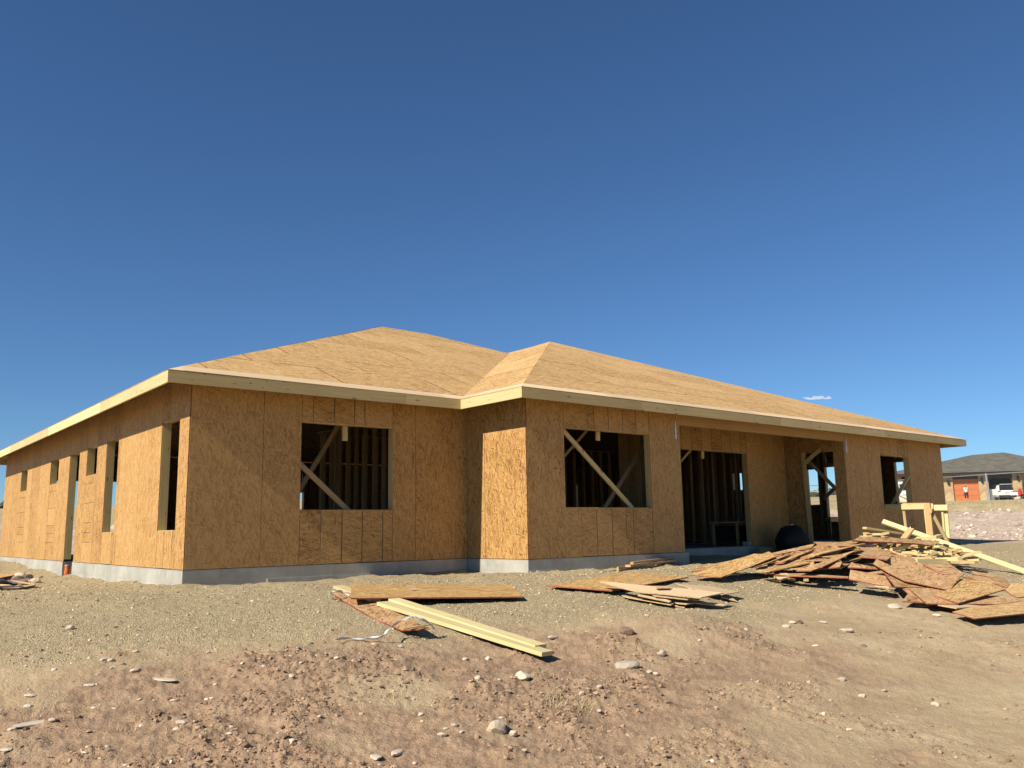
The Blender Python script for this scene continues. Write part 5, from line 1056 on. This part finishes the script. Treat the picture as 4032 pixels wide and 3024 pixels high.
rk = rock(NP(uu(2065, 1230, -3.4)[0], -3.4, 0), .42, 'pale boulder on the ground before the scooter', 'rock_w', .6)
# ------------------------------------------------------------------ the person
def skin_body(name, joints, edges, mat, parent, sub=2, root=0):
    me = bpy.data.meshes.new(name); me.from_pydata([j[:3] for j in joints], edges, []); ob = bpy.data.objects.new(name, me); COL.objects.link(ob); ob.parent = parent
    md = ob.modifiers.new('skin', 'SKIN'); md.use_smooth_shade = True
    for i, j in enumerate(joints): sv_ = me.skin_vertices[0].data[i]; sv_.radius = (j[3], j[4] if len(j) > 4 else j[3])
    me.skin_vertices[0].data[root].use_root = True
    sb = ob.modifiers.new('sub', 'SUBSURF'); sb.levels = sub; sb.render_levels = sub; me.materials.append(M[mat]); return ob
pe = NP(uu(915, 1290, -2.0)[0], -2.0, 0); pe.z = gz(pe.x, pe.y)
person = setp(empty('person', pe), 'person in sun visor, leafy print shirt and navy trousers shading their eyes', 'person')
person.rotation_euler.z = math.atan2((CAM-pe).y, (CAM-pe).x)+math.pi/2
# local frame: x to the person's left, -y the way they face
J = [(0, 0, .92, .15, .11), (0, 0, 1.12, .14, .10), (0, .01, 1.32, .17, .11), (0, .01, 1.44, .09, .07), (0, 0, 1.51, .05, .055), (0, -.015, 1.60, .075, .09), (0, -.01, 1.70, .06, .075),
     (-.17, .01, 1.39, .058), (-.26, -.03, 1.14, .042), (-.28, -.08, .90, .03), (-.285, -.10, .80, .035, .018),
     (.17, .01, 1.39, .058), (.30, -.10, 1.33, .042), (.17, -.20, 1.58, .03), (.09, -.20, 1.66, .035, .018),
     (-.095, 0, .86, .10), (-.11, -.01, .48, .062), (-.115, .02, .09, .042), (-.12, -.10, .035, .04, .03), (.095, 0, .86, .10), (.11, -.02, .48, .062), (.115, .02, .09, .042), (.13, -.10, .035, .04, .03)]
skin_body('body', J, [(0, 1), (1, 2), (2, 3), (3, 4), (4, 5), (5, 6), (2, 7), (7, 8), (8, 9), (9, 10), (2, 11), (11, 12), (12, 13), (13, 14), (0, 15), (15, 16), (16, 17), (17, 18), (0, 19), (19, 20), (20, 21), (21, 22)], 'skin', person)
skin_body('shirt', [(0, 0, .90, .18, .14), (0, 0, 1.1, .17, .13), (0, .01, 1.32, .195, .135), (0, .01, 1.43, .11, .085), (-.19, .01, 1.38, .08), (-.235, -.01, 1.22, .07), (.19, .01, 1.38, .08), (.28, -.07, 1.35, .068)], [(0, 1), (1, 2), (2, 3), (2, 4), (4, 5), (2, 6), (6, 7)], 'shirt', person)
skin_body('trousers', [(0, 0, .93, .165, .13), (-.098, 0, .84, .118), (-.112, -.01, .48, .082), (-.116, .015, .24, .072), (.098, 0, .84, .118), (.112, -.02, .48, .082), (.116, .015, .24, .072)], [(0, 1), (1, 2), (2, 3), (0, 4), (4, 5), (5, 6)], 'trousers', person)
def local(mb, name, mat, parent=person):
    V = np.array(mb.v); me = bpy.data.meshes.new(name); me.from_pydata(V.tolist(), [], mb.f); me.materials.append(M[mat]); ob = bpy.data.objects.new(name, me); COL.objects.link(ob); ob.parent = parent; return ob
mb = MB(); mb.lathe((0, -.01, 1.69), [(.088, -.06), (.098, 0), (.094, .05), (.05, .075)], 14); local(mb, 'hair', 'brown_trim')
mb = MB(); mb.lathe((0, -.05, 1.70), [(.10, .0), (.17, -.015), (.172, -.005), (.10, .03)], 16); local(mb, 'sun_visor', 'hat')
mb = MB()
for sx in (-1, 1): mb.lathe((.032*sx, -.098, 1.625), [(.004, -.006), (.011, 0), (.004, .006)], 6, axis=(0, 1, 0))
local(mb, 'eyes', 'dark')
mb = MB(); mb.prism([(-.012, -.095, 1.60), (.012, -.095, 1.60), (0, -.098, 1.64)], (0, -.025, 0)); local(mb, 'nose', 'skin')
for base_, dx in (((-.287, -.10, .79), 1), ((.085, -.20, 1.665), -1)):
    mb = MB()
    for k in range(4):
        b_ = Vector(base_)+Vector((0, (k-1.5)*.018, -.02 if dx > 0 else .02)); mb.tube([b_, b_+Vector((.008*dx, 0, -.035)) if dx > 0 else b_+Vector((-.035, 0, .012)), b_+Vector((.02*dx, 0, -.065)) if dx > 0 else b_+Vector((-.07, -.004, .012))], [.009, .008, .006], 6)
    t_ = Vector(base_)+Vector((0, -.035, 0)); mb.tube([t_, t_+Vector((.015*dx, -.02, -.03 if dx > 0 else .0))], [.01, .007], 6); local(mb, 'fingers', 'skin')
hp = person.matrix_basis @ Vector((-.30, -.10, .72)); mb = MB(); mb.lathe(hp-Vector((0, 0, .1)), [(.04, 0), (.06, .02), (.062, .16), (.05, .18)], 12); setp(mb.build('red_cup', M['red']), 'red cup held low in the hand of the person', 'cup')
